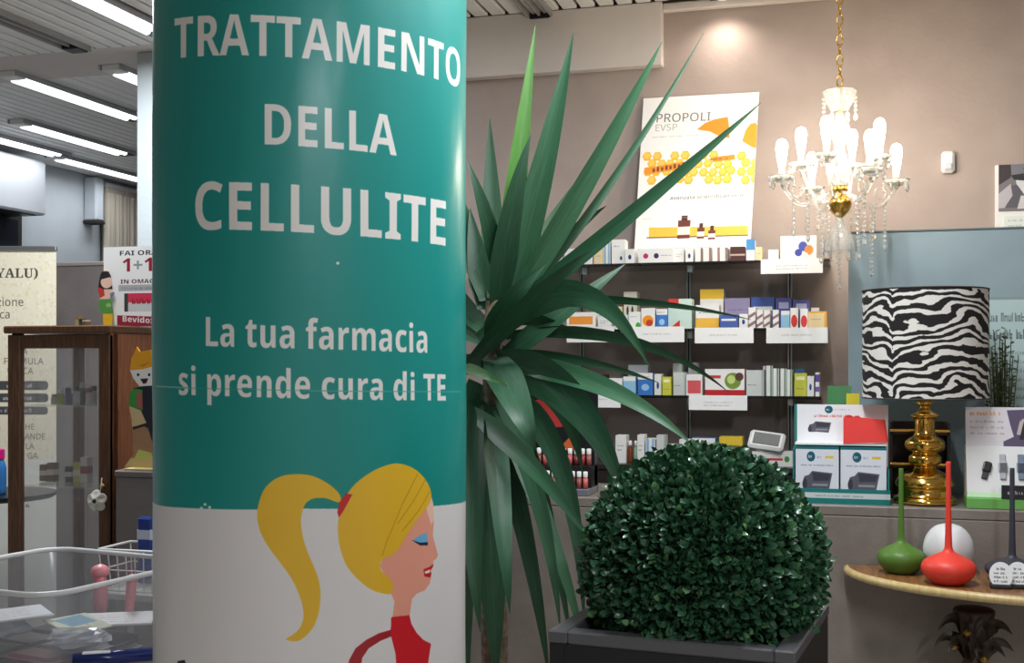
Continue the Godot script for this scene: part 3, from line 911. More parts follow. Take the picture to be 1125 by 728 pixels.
func totem() -> void:
	var n := 96
	t_arc.append(0.0)
	for i in n:
		t_arc.append(t_arc[-1] + (totem_point(PI + PI * (i + 1) / n) - totem_point(PI + PI * i / n)).length())
	var L := t_arc[-1]
	var cv := Canvas.new(1536, 4096, c8(14, 140, 132))
	var cp := func(px: float, py: float) -> Vector2:
		var q := totem_at(px, py)
		return Vector2(q.x / L * cv.w, (1.0 - q.y / TOTEM_H) * cv.h)
	var cr := func(a: Array) -> Array:   # outline read in the drawing frame of the lower print
		var r := []
		for q in a:
			r.append(cp.call(160.0 + q[0] / 1.7, 300.0 + q[1] / 1.7))
		return r
	var sm := func(a: Array) -> Array:   # the same outline with rounded corners
		var r := []
		for i in a.size():
			var p := []
			for k in 4:
				var e: Array = a[(i + k - 1 + a.size()) % a.size()]
				p.append(Vector2(e[0], e[1]))
			for k in 4:
				var v: Vector2 = p[1].cubic_interpolate(p[2], p[0], p[3], k / 4.0)
				r.append([v.x, v.y])
		return r
	var white := c8(226, 222, 219)
	# white lower part
	var bl: Vector2 = cp.call(172, 554)
	var bm: Vector2 = cp.call(336, 558.5)
	var br: Vector2 = cp.call(507, 552)
	cv.poly([Vector2(0, bl.y), bl, bm, br, Vector2(cv.w, br.y), Vector2(cv.w, cv.h), Vector2(0, cv.h)], white)
	var ink := c8(232, 228, 222)
	for q in [["TRATTAMENTO", 191.5, 64.5, 505.5, 97.5, 20.5], ["DELLA", 291, 158.6, 436, 171, 114], ["CELLULITE", 214.8, 252, 489.5, 270, 200], ["La tua farmacia", 226, 380, 470, 387.5, 348], ["si prende cura di TE", 196.5, 433, 489.5, 440, 402.5]]:
		var a: Vector2 = cp.call(q[1], q[2])
		var b: Vector2 = cp.call(q[3], q[4])
		var top: Vector2 = cp.call(q[1], q[5])
		text_on(cv, q[0], a, b, a.y - top.y, ink)
	# ponytail, face, hair, dress
	var skin := c8(236, 160, 136)
	var gold := c8(232, 184, 44)
	cv.poly(cr.call(sm.call([[362, 412], [340, 392], [310, 378], [280, 375], [250, 380], [225, 398], [212, 425], [208, 455], [215, 485], [232, 515], [255, 545], [275, 575], [290, 610], [295, 640], [288, 662], [275, 675], [262, 683], [275, 687], [290, 684], [308, 668], [320, 645], [326, 615], [325, 580], [315, 550], [302, 520], [293, 490], [290, 460], [296, 435], [310, 422], [335, 420], [362, 428]])), gold)
	cv.poly(cr.call([[530, 405], [537, 430], [538, 460], [536, 490], [541, 508], [546, 526], [543, 533], [537, 537], [538, 546], [533, 556], [533, 568], [530, 580], [521, 592], [506, 598], [497, 608], [492, 645], [460, 645], [464, 612], [456, 595], [450, 570], [436, 545], [450, 520], [480, 480], [510, 440]]), skin)
	cv.poly(cr.call([[530, 405], [537, 430], [538, 460], [533, 470], [524, 440]]), c8(244, 200, 178))
	cv.poly(cr.call(sm.call([[359, 480], [361, 455], [368, 428], [385, 400], [410, 378], [440, 362], [470, 355], [500, 364], [520, 382], [531, 402], [533, 420], [524, 438], [508, 458], [490, 484], [476, 508], [462, 524], [446, 532], [437, 541], [440, 556], [453, 568], [461, 580], [458, 597], [445, 598], [420, 590], [395, 570], [375, 545], [363, 512]])), gold)
	for q in [[[522, 386], [500, 425]], [[500, 425], [470, 468]], [[508, 374], [480, 430]], [[480, 430], [450, 500]], [[450, 500], [441, 528]], [[531, 406], [512, 440]], [[512, 440], [478, 482]]]:
		var e: Array = cr.call(q)
		cv.line(e[0], e[1], 3, c8(188, 138, 32))
	cv.poly(cr.call([[358, 446], [362, 428], [374, 411], [386, 413], [378, 428], [368, 446], [361, 456]]), c8(205, 40, 42))
	cv.poly(cr.call([[497, 499], [510, 490], [524, 484], [527, 503], [514, 505]]), c8(110, 180, 222))
	cv.poly(cr.call([[496, 498], [512, 503], [527, 502], [526, 508], [512, 508]]), c8(40, 40, 60))
	cv.poly(cr.call([[518, 553], [530, 548], [537, 543], [536, 549], [529, 556], [534, 560], [531, 568], [520, 566]]), c8(196, 30, 40))
	cv.poly(cr.call([[520, 557], [530, 553], [530, 559], [522, 561]]), c8(244, 236, 232))
	cv.poly(cr.call([[380, 722], [392, 700], [412, 684], [435, 672], [462, 664], [462, 676], [438, 686], [416, 700], [404, 718], [398, 760], [372, 760]]), c8(166, 30, 38))
	cv.poly(cr.call([[458, 642], [492, 638], [496, 655], [506, 672], [518, 684], [534, 692], [530, 716], [524, 760], [470, 760], [466, 710], [457, 674]]), c8(212, 34, 44))
	cv.poly(cr.call([[60, 724], [72, 722], [78, 740], [58, 740]]), c8(30, 30, 30))
	# crease with the white core of the card showing
	var cl: Vector2 = cp.call(172, 424)
	var cm: Vector2 = cp.call(340, 429)
	var c2: Vector2 = cp.call(507, 430)
	cv.line(cl, cl.lerp(cm, 0.3), 5, c8(120, 190, 180))
	cv.line(cl.lerp(cm, 0.3), cm, 2, c8(70, 160, 150))
	cv.line(cm, c2, 3, c8(90, 170, 160))
	for q in [[225, 554], [230, 557], [221, 558], [371, 289]]:
		var d: Vector2 = cp.call(q[0], q[1])
		cv.ell(d.x, d.y, 6, 5, c8(225, 225, 215))
	# surface: oval tube, the same print on both faces, slightly dented
	var dn := FastNoiseLite.new()
	dn.seed = 5
	dn.frequency = 1.6
	var base := EYE + B * Vector3(TCX, 0, -TCZ)
	base.y = 0
	var st := mb(true)
	var rows := 60
	var pt := func(i: int, j: int) -> Vector3:
		var f := PI + PI * i / n
		var y := TOTEM_H * j / rows
		var q := totem_point(f)
		var dent := dn.get_noise_2d(i * 0.03 if i <= n else (2 * n - i) * 0.03 + 9.0, y) * 0.0035
		q *= 1.0 + dent * 3.0
		return B * Vector3(q.x, 0, -q.y) + Vector3(0, y, 0)
	for i in 2 * n:
		for j in rows:
			var s0 := t_arc[i] / L if i <= n else t_arc[2 * n - i] / L
			var s1 := t_arc[i + 1] / L if i < n else t_arc[2 * n - i - 1] / L
			var va := 1.0 - float(j) / rows
			var vb := 1.0 - float(j + 1) / rows
			quad(st, pt.call(i, j), pt.call((i + 1) % (2 * n), j), pt.call((i + 1) % (2 * n), j + 1), pt.call(i, j + 1), Vector2(s0, va), Vector2(s1, va), Vector2(s1, vb), Vector2(s0, vb))
	var m := printed(cv.tex(), 0.42)
	m.texture_repeat = false
	m.clearcoat_enabled = true
	m.clearcoat = 0.3
	m.clearcoat_roughness = 0.2
	var t := thing("advertising_totem", "tall oval teal and white cardboard totem with a blond woman and TRATTAMENTO DELLA CELLULITE", "advertising totem", base)
	obj("printed_sheet", done(st), m, t)
	var lid := PackedVector2Array()
	for i in range(0, 2 * n, 4):
		var q := totem_point(PI + PI * i / n)
		var w := B * Vector3(q.x, 0, -q.y)
		lid.append(Vector2(w.x, -w.z) * 0.985)
	obj("top_lid", slab(lid, 0.01), M.white, t, Vector3(0, TOTEM_H - 0.012, 0), Basis(Vector3.RIGHT, -PI / 2))

# ---------------------------------------------------------------- yucca
func leaf_mesh(a: Vector3, m: Vector3, b: Vector3, w: float, roll: float, view: Vector3, fold := 0.14) -> ArrayMesh:
	var st := mb(true)
	var c := 2.0 * m - (a + b) / 2.0
	var n := 18
	var prev := []
	for i in n + 1:
		var t := float(i) / n
		var p := a.lerp(c, t).lerp(c.lerp(b, t), t)
		var tan := (a.lerp(c, minf(t + 0.01, 1)).lerp(c.lerp(b, minf(t + 0.01, 1)), minf(t + 0.01, 1)) - a.lerp(c, maxf(t - 0.01, 0)).lerp(c.lerp(b, maxf(t - 0.01, 0)), maxf(t - 0.01, 0))).normalized()
		var side := tan.cross(view).normalized().rotated(tan, roll)
		var nor := side.cross(tan).normalized()
		var ww := w * 0.5 * lerpf(0.6, 1.0, smoothstep(0.0, 0.3, t)) * pow(1.0 - pow(t, 1.9), 0.95)
		ww = maxf(ww, 0.0006)
		var row := []
		for k in 5:
			var s := (k - 2) / 2.0
			row.append(p + side * ww * s + nor * ww * fold * absf(s) * 1.6 + nor * 0.0008)
		if i > 0:
			for k in 4:
				var u0 := k / 4.0
				var u1 := (k + 1) / 4.0
				var v0 := (i - 1.0) / n * 3.0
				var v1 := float(i) / n * 3.0
				quad(st, prev[k], prev[k + 1], row[k + 1], row[k], Vector2(u0, v0), Vector2(u1, v0), Vector2(u1, v1), Vector2(u0, v1))
		prev = row
	return done(st)
func leaf_mat(c: Color, seed_: int) -> StandardMaterial3D:
	var n := FastNoiseLite.new()
	n.seed = seed_
	n.frequency = 0.05
	var im := Image.create_empty(64, 256, false, Image.FORMAT_RGB8)
	for x in 64:
		for y in 256:
			var g := 0.5 + 0.5 * n.get_noise_2d(x * 8.0, y * 0.12)
			var q := c.darkened(0.22).lerp(c.lightened(0.1), g)
			if absf(x - 32) < 2:
				q = q.lightened(0.06)
			im.set_pixel(x, y, q)
	var m := printed(ImageTexture.create_from_image(im), 0.5)
	m.backlight_enabled = true
	m.backlight = Color(c.r, c.g, c.b) * 0.5
	return m
func yucca() -> void:
	var d := 2.9
	var base := P(540, 400, d)
	base.y = 0
	var t := thing("potted_yucca", "large yucca with long sword-shaped green leaves behind the totem", "potted plant", base)
	var cols := [leaf_mat(c8(84, 150, 50), 1), leaf_mat(c8(58, 112, 74), 2), leaf_mat(c8(36, 84, 52), 3), leaf_mat(c8(112, 158, 92), 4), leaf_mat(c8(48, 98, 66), 5)]
	# base, middle and tip in the picture, width in pixels, nearness of middle and tip in metres, tone, roll
	var L := [
		[556, 330, 568, 190, 588, 28, 30, 0.02, 0.0, 0, 0.2], [562, 335, 596, 190, 630, 36, 38, 0.05, 0.05, 1, -0.3], [548, 340, 560, 240, 583, 148, 34, 0.1, 0.12, 2, 0.3],
		[560, 345, 648, 190, 727, 46, 32, 0.05, 0.05, 1, 0.5], [566, 345, 678, 190, 773, 36, 12, -0.1, -0.25, 2, 0.3], [520, 372, 685, 243, 836, 113, 25, 0.3, 0.45, 1, -0.4],
		[508, 398, 588, 325, 650, 275, 26, 0.25, 0.3, 2, 0.4], [545, 400, 620, 342, 687, 290, 28, 0.05, 0.0, 2, -0.4], [572, 328, 700, 331, 825, 351, 11, 0.2, 0.3, 2, 0.2],
		[552, 362, 636, 322, 714, 404, 40, 0.25, 0.35, 1, 0.3], [552, 400, 660, 424, 762, 490, 30, 0.3, 0.42, 1, -0.3], [560, 368, 690, 373, 801, 431, 17, 0.1, 0.1, 2, 0.4],
		[552, 388, 638, 396, 723, 420, 14, 0.15, 0.15, 2, 0.2], [545, 398, 628, 438, 688, 552, 54, 0.25, 0.35, 2, 0.3], [510, 452, 582, 508, 652, 598, 28, 0.3, 0.4, 1, 0.3],
		[542, 392, 566, 440, 588, 494, 46, 0.3, 0.33, 4, -0.2], [552, 305, 534, 240, 513, 176, 24, 0.1, 0.12, 2, 0.4], [500, 404, 530, 410, 557, 424, 15, 0.35, 0.4, 3, 0.2],
		[520, 440, 520, 570, 528, 694, 34, 0.25, 0.3, 2, 0.2], [538, 440, 550, 560, 560, 674, 32, 0.3, 0.33, 4, -0.3], [545, 425, 590, 540, 616, 694, 28, 0.2, 0.25, 1, 0.4],
		[556, 430, 616, 510, 642, 690, 32, 0.1, 0.15, 4, 0.3], [556, 470, 606, 590, 645, 726, 22, 0.15, 0.2, 1, -0.3], [525, 460, 540, 610, 545, 750, 46, 0.1, 0.1, 2, 0.1],
		[512, 490, 508, 640, 515, 770, 40, 0.15, 0.15, 2, 0.2], [548, 470, 580, 600, 604, 750, 26, 0.05, 0.05, 4, 0.3], [562, 430, 600, 560, 628, 712, 24, 0.0, 0.0, 1, 0.5],
		[530, 340, 524, 284, 516, 228, 30, -0.05, -0.1, 2, 0.2], [560, 325, 612, 268, 666, 226, 24, -0.1, -0.15, 4, 0.4], [556, 400, 612, 440, 640, 520, 30, -0.05, -0.1, 2, 0.2],
		[530, 360, 470, 300, 420, 230, 32, -0.15, -0.2, 1, 0.2], [528, 370, 440, 350, 350, 360, 34, -0.15, -0.25, 1, 0.2], [525, 400, 450, 430, 400, 520, 34, -0.15, -0.2, 2, 0.2],
		[545, 330, 540, 230, 538, 130, 30, -0.2, -0.35, 2, 0.2], [520, 420, 490, 540, 480, 680, 36, -0.05, -0.1, 2, 0.2], [535, 330, 505, 240, 470, 150, 34, -0.1, -0.2, 1, 0.2],
		[565, 320, 600, 255, 648, 180, 26, -0.2, -0.3, 2, 0.3], [552, 350, 590, 350, 640, 370, 22, 0.05, 0.0, 2, 0.6], [540, 370, 560, 330, 600, 290, 34, 0.15, 0.15, 4, 0.4],
		[536, 380, 548, 420, 570, 560, 40, -0.05, -0.1, 2, 0.4], [530, 430, 556, 520, 590, 640, 34, 0.0, -0.05, 2, 0.2],
	]
	for q in L:
		var a := P(q[0], q[1], d) - base
		var m := P(q[2], q[3], d - q[7]) - base
		var b := P(q[4], q[5], d - q[8]) - base
		# bases come from the stem: draw them in towards it
		var core := P(542, clampf(q[1], 320, 470), d) - base
		a = core.lerp(a, 0.75)
		var o := obj("leaf", leaf_mesh(a, m, b, q[6] / F * (d - q[7]), q[10], (EYE - base - m).normalized()), cols[q[9]], t)
		o.position = Vector3.ZERO
	var bark := painted(c8(112, 92, 70), 0.2, 0.9, 6.0, 9)
	var st := mb(true)
	var top := P(542, 330, d) - base
	tube(st, [Vector3(0, 0.3, 0), Vector3(0.01, 0.7, 0.005), top * 0.75, top], [0.04, 0.034, 0.032, 0.02], 12)
	obj("stem", done(st), bark, t)
	var pot := curve([[0.0, 0.0], [0.13, 0.0], [0.15, 0.1], [0.18, 0.33], [0.19, 0.345], [0.19, 0.36], [0.175, 0.36], [0.165, 0.32], [0.0, 0.31]], 2)
	obj("pot", turned(pot, 32, false), mat(c8(70, 62, 58), 0.5), t)

# ---------------------------------------------------------------- clipped box ball
func box_ball() -> void:
	var rim := 1.0
	var fl := H(598, 690, rim)
	var fr := H(882, 715.5, rim)
	var br := H(917, 665, rim)
	var bl := fl + br - fr
	var mid := (fr + bl) / 2
	var ex := (fr - fl).normalized()
	var side := ((fr - fl).length() + (br - fr).length()) / 2
	var bs := Basis(ex, Vector3.UP, ex.cross(Vector3.UP))
	var pl := thing("square_planter", "anthracite square planter holding the clipped box ball", "planter", Vector3(mid.x, 0, mid.z))
	pl.basis = bs
	var pm := mat(c8(30, 30, 33), 0.4)
	var t := 0.026
	var st := mb()
	for s in [[1, 0], [-1, 0], [0, 1], [0, -1]]:
		var sz := Vector3(t, rim - 0.02, side) if s[0] != 0 else Vector3(side - 2 * t, rim - 0.02, t)
		bx(st, Vector3(s[0] * (side - t) / 2, 0, s[1] * (side - t) / 2), sz, 0.001)
	bx(st, Vector3(0, 0.0, 0), Vector3(side - 0.03, 0.03, side - 0.03), 0.0)
	obj("walls", done(st), pm, pl)
	var sr := mb()
	var rw := 0.034
	for s in [[1, 0], [-1, 0], [0, 1], [0, -1]]:
		var sz := Vector3(rw, 0.022, side + 0.004) if s[0] != 0 else Vector3(side + 0.004 - 2 * rw, 0.022, rw)
		bx(sr, Vector3(s[0] * (side + 0.004 - rw) / 2, rim - 0.02, s[1] * (side + 0.004 - rw) / 2), sz, 0.003)
	obj("rim", done(sr), mat(c8(92, 92, 95), 0.35), pl)
	obj("soil", box(side - 2 * t, 0.02, side - 2 * t, 0.0), mat(c8(34, 26, 20), 0.95), pl, Vector3(0, rim - 0.09, 0))
	var c := P(772, 617, 2.1)
	var r := 129.0 / F * 2.1
	var bt := thing("boxwood_ball", "dark green clipped boxwood ball in the square planter", "topiary", Vector3(c.x, rim - 0.07, c.z))
	bt.scale = Vector3(1, 0.97, 1)
	var cy := (c.y - (rim - 0.07)) / 0.97
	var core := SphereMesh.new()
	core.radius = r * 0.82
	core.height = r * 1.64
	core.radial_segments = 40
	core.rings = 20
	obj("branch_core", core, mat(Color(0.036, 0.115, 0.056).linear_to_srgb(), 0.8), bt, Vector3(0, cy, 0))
	var sst := mb(true)
	tube(sst, [Vector3(0, 0, 0), Vector3(0, cy, 0)], 0.018, 8)
	obj("stem", done(sst), mat(c8(70, 55, 40), 0.9), bt)
	# one small oval leaf, folded along its rib
	var ls := mb(true)
	var len := 0.019
	var wd := 0.0066
	var rows := [[0.0, 0.15], [0.25, 0.85], [0.55, 1.0], [0.82, 0.7], [1.0, 0.05]]
	for i in rows.size() - 1:
		for s in [-1, 1]:
			var p := []
			for k in [i, i + 1]:
				var zz: float = rows[k][0] * len
				var lift: float = 0.003 * sin(rows[k][0] * PI)
				p.append(Vector3(0, lift, zz))
				p.append(Vector3(s * wd * rows[k][1], lift + 0.0018 * rows[k][1], zz))
			if s > 0:
				quad(ls, p[0], p[2], p[3], p[1])
			else:
				quad(ls, p[0], p[1], p[3], p[2])
	var lm := mat(Color.WHITE, 0.3)
	lm.vertex_color_use_as_albedo = true
	var mesh := done(ls)
	var mm := MultiMesh.new()
	mm.transform_format = MultiMesh.TRANSFORM_3D
	mm.use_colors = true
	mm.mesh = mesh
	var n := 15000
	mm.instance_count = n
	var nz := FastNoiseLite.new()
	nz.seed = 4
	nz.frequency = 9.0
	for i in n:
		var yy := 1.0 - 2.0 * (i + 0.5) / n
		var f := i * 2.39996323
		var q := sqrt(1 - yy * yy)
		var dir := Vector3(q * cos(f), yy, q * sin(f))
		var tuft := nz.get_noise_3dv(dir)
		var rad := r * (0.93 + 0.07 * tuft + rng.randf_range(-0.1, 0.06))
		var z := (dir + Vector3(rng.randf_range(-1, 1), rng.randf_range(-0.7, 1), rng.randf_range(-1, 1)) * 0.75).normalized()
		var x := z.cross(Vector3(rng.randf_range(-1, 1), rng.randf_range(-1, 1), rng.randf_range(-1, 1))).normalized()
		var y := z.cross(x)
		if y.dot(dir) < 0:
			y = -y
			x = -x
		var s := rng.randf_range(0.7, 1.2)
		mm.set_instance_transform(i, Transform3D(Basis(x * s, y * s, z * s), Vector3(0, cy, 0) + dir * rad))
		var g := rng.randf()
		var col := Color(0.031, 0.1, 0.048).lerp(Color(0.041, 0.13, 0.064), g)
		if rng.randf() < 0.05:
			col = Color(0.12, 0.28, 0.11)
		mm.set_instance_color(i, col)
	var mi := MultiMeshInstance3D.new()
	mi.name = "leaves"
	mi.multimesh = mm
	mi.material_override = lm
	mi.set_meta("kind", "stuff")
	bt.add_child(mi)

# ---------------------------------------------------------------- chandelier
func chandelier() -> void:
	var d := 3.5
	var k := d / F
	var c := P(922.5, 400, d)
	var Y := func(py: float) -> float: return EYE.y + (HY - py) * k
	var t := thing("chandelier", "lit crystal chandelier with candle bulbs hanging on a gold chain", "chandelier", Vector3(c.x, CEIL, c.z))
	var y := func(py: float) -> float: return Y.call(py) - CEIL
	var gold := mat(c8(214, 170, 84), 0.22, 1.0)
	var cr := crystal()
	cr.albedo_color = Color(1, 1, 0.98, 0.2)
	obj("ceiling_rose", turned(curve([[0.0, -0.05], [0.012, -0.05], [0.03, -0.03], [0.055, -0.008], [0.06, 0.0], [0.0, 0.0]], 3), 24), gold, t)
	# chain, link by link
	var ln := mb(true)
	var lp := []
	for i in 17:
		var f := TAU * i / 16
		lp.append(Vector3(cos(f) * 0.0085, sin(f) * 0.0175, 0))
	tube(ln, lp, 0.0022, 6)
	var link := done(ln)
	var yy := -0.05
	var n := 0
	while yy > y.call(98):
		obj("chain_link", link, gold, t, Vector3(0, yy - 0.0175, 0), Basis(Vector3.UP, PI / 2 * (n % 2) + 0.2))
		yy -= 0.0305
		n += 1
	# crown dish, stem, body
	obj("crown", turned(curve([[0.012, y.call(122)], [0.03, y.call(118)], [0.044, y.call(108)], [0.05, y.call(101)], [0.047, y.call(101)], [0.03, y.call(112)], [0.008, y.call(114)]], 3), 20, false), cr, t)
	obj("gold_collar", turned(curve([[0.008, y.call(125)], [0.012, y.call(116)], [0.006, y.call(108)], [0.009, y.call(98)], [0.0, y.call(96)]], 3), 16), gold, t)
	obj("stem", turned(curve([[0.014, y.call(210)], [0.03, y.call(198)], [0.034, y.call(186)], [0.02, y.call(172)], [0.015, y.call(160)], [0.026, y.call(148)], [0.03, y.call(140)], [0.014, y.call(128)], [0.008, y.call(120)]], 4), 20), cr, t)
	obj("gold_hub", turned(curve([[0.0, y.call(240)], [0.012, y.call(238)], [0.03, y.call(230)], [0.034, y.call(222)], [0.02, y.call(214)], [0.024, y.call(208)], [0.014, y.call(203)], [0.0, y.call(202)]], 4), 20), gold, t)
	obj("lower_bell", turned(curve([[0.05, y.call(276)], [0.048, y.call(268)], [0.036, y.call(258)], [0.02, y.call(250)], [0.01, y.call(240)], [0.007, y.call(240)], [0.017, y.call(251)], [0.033, y.call(259)], [0.045, y.call(269)], [0.047, y.call(276)]], 3), 16, false), cr, t)
	# pieces shared by the arms
	var R := 0.183
	var as_ := mb(true)
	var path := []
	for i in 15:
		var f := i / 14.0
		path.append(Vector3(lerpf(0.02, R, f), -0.045 * sin(f * PI) + 0.012 * sin(f * TAU) + 0.02 * f, 0))
	tube(as_, path, 0.0055, 8)
	var sc := []
	for i in 10:
		var f := i / 9.0 * PI * 1.5
		sc.append(Vector3(R * 0.72 + cos(f + 2.2) * 0.018, 0.004 + sin(f + 2.2) * 0.018, 0))
	tube(as_, sc, 0.0035, 6)
	var arm := done(as_)
	var au := mb(true)
	var path2 := []
	for i in 15:
		var f := i / 14.0
		path2.append(Vector3(lerpf(0.018, 0.118, f), -0.035 * sin(f * PI) + 0.085 * f * f, 0))
	tube(au, path2, 0.005, 8)
	var arm_up := done(au)
	var cup := turned(curve([[0.006, -0.012], [0.012, -0.006], [0.03, 0.002], [0.04, 0.014], [0.037, 0.014], [0.026, 0.006], [0.005, 0.004]], 3), 10, false)
	var candle := turned([[0.0, 0.0], [0.0095, 0.0], [0.0095, 0.034], [0.0, 0.036]], 14)
	var bulb := turned(curve([[0.008, 0.0], [0.0105, 0.012], [0.0135, 0.032], [0.0168, 0.054], [0.0165, 0.068], [0.011, 0.081], [0.0, 0.086]], 3), 16)
	var drop := turned([[0.0, -0.032], [0.006, -0.022], [0.007, -0.014], [0.003, -0.004], [0.0, 0.0]], 6, false)
	var lit := glow(c8(255, 240, 218), 30.0)
	var cw := mat(c8(240, 232, 216), 0.5)
	var bead_strand := func(len: float) -> ArrayMesh:
		var st := mb(false)
		var q := 0.0
		while q < len:
			lathe(st, [[0.0, -q - 0.0105], [0.0054, -q - 0.0075], [0.0054, -q - 0.003], [0.0, -q]], 6)
			q += 0.0125
		lathe(st, [[0.0, -q - 0.026], [0.0065, -q - 0.017], [0.006, -q - 0.008], [0.0, -q]], 6)
		return done(st)
	var strands := [bead_strand.call(0.05), bead_strand.call(0.085), bead_strand.call(0.12)]
	var hub_y: float = y.call(212)
	for i in 8:
		var f := TAU * i / 8 + 0.48
		var up := i % 2 == 1
		var bs := Basis(Vector3.UP, f)
		var a := obj("arm", arm_up if up else arm, cr, t, Vector3(0, hub_y, 0), bs)
		var e := Vector3(0.118, 0.085, 0) if up else Vector3(R, 0.03, 0)
		obj("drip_cup", cup, cr, a, e)
		obj("candle_sleeve", candle, cw, a, e + Vector3(0, 0.004, 0))
		obj("lamp_bulb", bulb, lit, a, e + Vector3(0, 0.038, 0))
		for g in 5:
			var q := TAU * g / 5
			obj("crystal_drop", drop, cr, a, e + Vector3(cos(q) * 0.036, 0.008, sin(q) * 0.036))
		obj("bead_strand", strands[i % 3], cr, a, Vector3(R * 0.55, -0.035, 0))
		if i % 2 == 0:
			obj("bead_strand", strands[2 - i % 3], cr, a, Vector3(R * 0.8, -0.02, 0))
		var l := OmniLight3D.new()
		l.name = "bulb_light"
		l.light_energy = 0.015
		l.light_color = c8(255, 238, 216)
		l.light_size = 0.014
		l.omni_range = 12
		l.shadow_enabled = true
		a.add_child(l)
		l.position = e + Vector3(0, 0.068, 0)
	# upper swags and bottom pendants
	for i in 6:
		var f := TAU * i / 6
		obj("crown_strand", strands[0], cr, t, Vector3(cos(f) * 0.045, y.call(106), sin(f) * 0.045))
		obj("bell_drop", drop, cr, t, Vector3(cos(f) * 0.048, y.call(275), sin(f) * 0.048))
	obj("bottom_strand", strands[1], cr, t, Vector3(0, y.call(276), 0))
	for q in [[-26, 236], [28, 250], [-9, 236], [14, 232]]:
		obj("long_strand", strands[2], cr, t, B * Vector3(q[0] * k, 0, 0.06) + Vector3(0, y.call(q[1]), 0))

# ---------------------------------------------------------------- right side
func right_side() -> void:
	var cy := COUNTER_Y
	# blue-grey panel standing on the counter
	var zb := -3.78
	var a := W(932, 255, zb)
	var top := W(1030, 254, zb).y
	var pn := thing("partition_panel", "large blue-grey panel standing on the counter behind the zebra lamp", "partition", Vector3((a.x + 2.6) / 2, cy, zb))
	obj("panel", box(2.6 - a.x, top - cy, 0.018, 0.002), painted(c8(138, 158, 166), 0.02, 0.5, 0.8, 11, 0.004), pn)
	obj("top_edge", box(2.6 - a.x, 0.006, 0.022, 0.001), mat(c8(90, 100, 104), 0.3), pn, Vector3(0, top - cy, 0))
	# zebra lamp
	var lp := P(1016, 556, 3.32)
	var k := 3.32 / F
	var lamp := thing("table_lamp", "table lamp with zebra print drum shade and turned gold base", "table lamp", Vector3(lp.x, cy + 0.002, lp.z))
	var gold := mat(c8(228, 184, 92), 0.16, 1.0)
	var pr := []
	for q in [[0, 557], [31, 557], [32, 551], [28, 548], [27, 541], [31, 536], [26, 527], [15, 521], [11, 517], [17, 513], [17, 506], [13, 502], [20, 498], [21, 490], [15, 485], [11, 481], [11, 466], [15, 463], [15, 460], [8, 457], [6, 452], [9, 448], [8, 443], [4, 440], [3, 430], [0, 430]]:
		pr.append([q[0] * k, (557 - q[1]) * k])
	obj("base", turned(curve(pr, 3), 40), gold, lamp)
	var zeb := Image.create_empty(1024, 384, false, Image.FORMAT_RGB8)
	var nz := FastNoiseLite.new()
	nz.seed = 8
	nz.frequency = 0.02
	nz.fractal_octaves = 2
	for x in 1024:
		# the pelt's spines; stripes fall away from them on both sides
		var xr := fposmod(x - 60.0, 341.0)
		var xm := absf(xr - 170.5)
		for y in 384:
			var fall := 60.0 * (1.0 - exp(-xm / 45.0))
			var w1 := nz.get_noise_2d(x * 0.28, y * 0.35) * 46.0
			var ph := (y + fall + w1) * TAU * 11.5 / 384.0
			var v := sin(ph) + 0.9 * nz.get_noise_2d(x * 0.75 + 300.0, y * 1.9) + 0.5 * nz.get_noise_2d(x * 1.9 - 500.0, y * 2.4) + 0.06 + 0.5 * exp(-xm / 7.0)
			zeb.set_pixel(x, y, c8(226, 222, 214).lerp(c8(24, 21, 20), smoothstep(-0.08, 0.08, v)))
	var zm := printed(ImageTexture.create_from_image(zeb), 0.85)
	zm.uv1_scale = Vector3(1, 1, 1)
	var y0 := (557 - 442) * k
	var y1 := (557 - 324) * k
	var rr := 66.0 * k
	var sh := mb(true)
	lathe(sh, [[rr, y0], [rr, y1]], 64)
	var shade := obj("lamp_shade", done(sh), zm, lamp, Vector3.ZERO, Basis(Vector3.UP, 0.63))
	var hoop := mb(true)
	for yy in [y0, y1]:
		var ring := []
		for i in 49:
			ring.append(Vector3(cos(TAU * i / 48) * rr, yy, sin(TAU * i / 48) * rr))
		tube(hoop, ring, 0.0022, 6)
	obj("hoop", done(hoop), mat(c8(60, 56, 52), 0.6), shade)
	var sp := mb(true)
	for i in 3:
		var f := TAU * i / 3
		tube(sp, [Vector3(0, y1 - 0.03, 0), Vector3(cos(f) * rr, y1 - 0.005, sin(f) * rr)], 0.0018, 6)
	tube(sp, [Vector3(0, 0.31, 0), Vector3(0, y1 - 0.02, 0)], 0.004, 8)
	obj("shade_carrier", done(sp), M.steel, lamp)
	podiatry_stand()
	watch_stand()
	# dark rack with brass-edged trays behind the lamp
	var zr := -3.675
	var r0 := W(977, 545, zr)
	var r1 := W(1042, 545, zr)
	var rk := thing("tray_rack", "dark rack with brass-edged trays behind the gold lamp base", "rack", Vector3((r0.x + r1.x) / 2, cy, zr))
	var rh := W(1000, 463, zr).y - cy
	obj("back_board", box(r1.x - r0.x, rh, 0.012, 0.002), mat(c8(40, 28, 22), 0.35), rk, Vector3(0, 0, -0.06))
	for i in 2:
		var ty := W(1000, [508, 472][i], zr).y - cy
		obj("tray", box(r1.x - r0.x, 0.012, 0.12, 0.002), mat(c8(44, 30, 24), 0.3), rk, Vector3(0, ty - 0.012, 0))
		obj("brass_edge", box(r1.x - r0.x, 0.007, 0.005, 0.001), gold, rk, Vector3(0, ty - 0.003, 0.061))
	for s in [-1, 1]:
		obj("side", box(0.008, rh, 0.12, 0.001), mat(c8(40, 28, 22), 0.35), rk, Vector3(s * ((r1.x - r0.x) / 2 - 0.004), 0, 0))
	# green sheet and yellow note by the panel
	var gp := W(909, 446, -3.7)
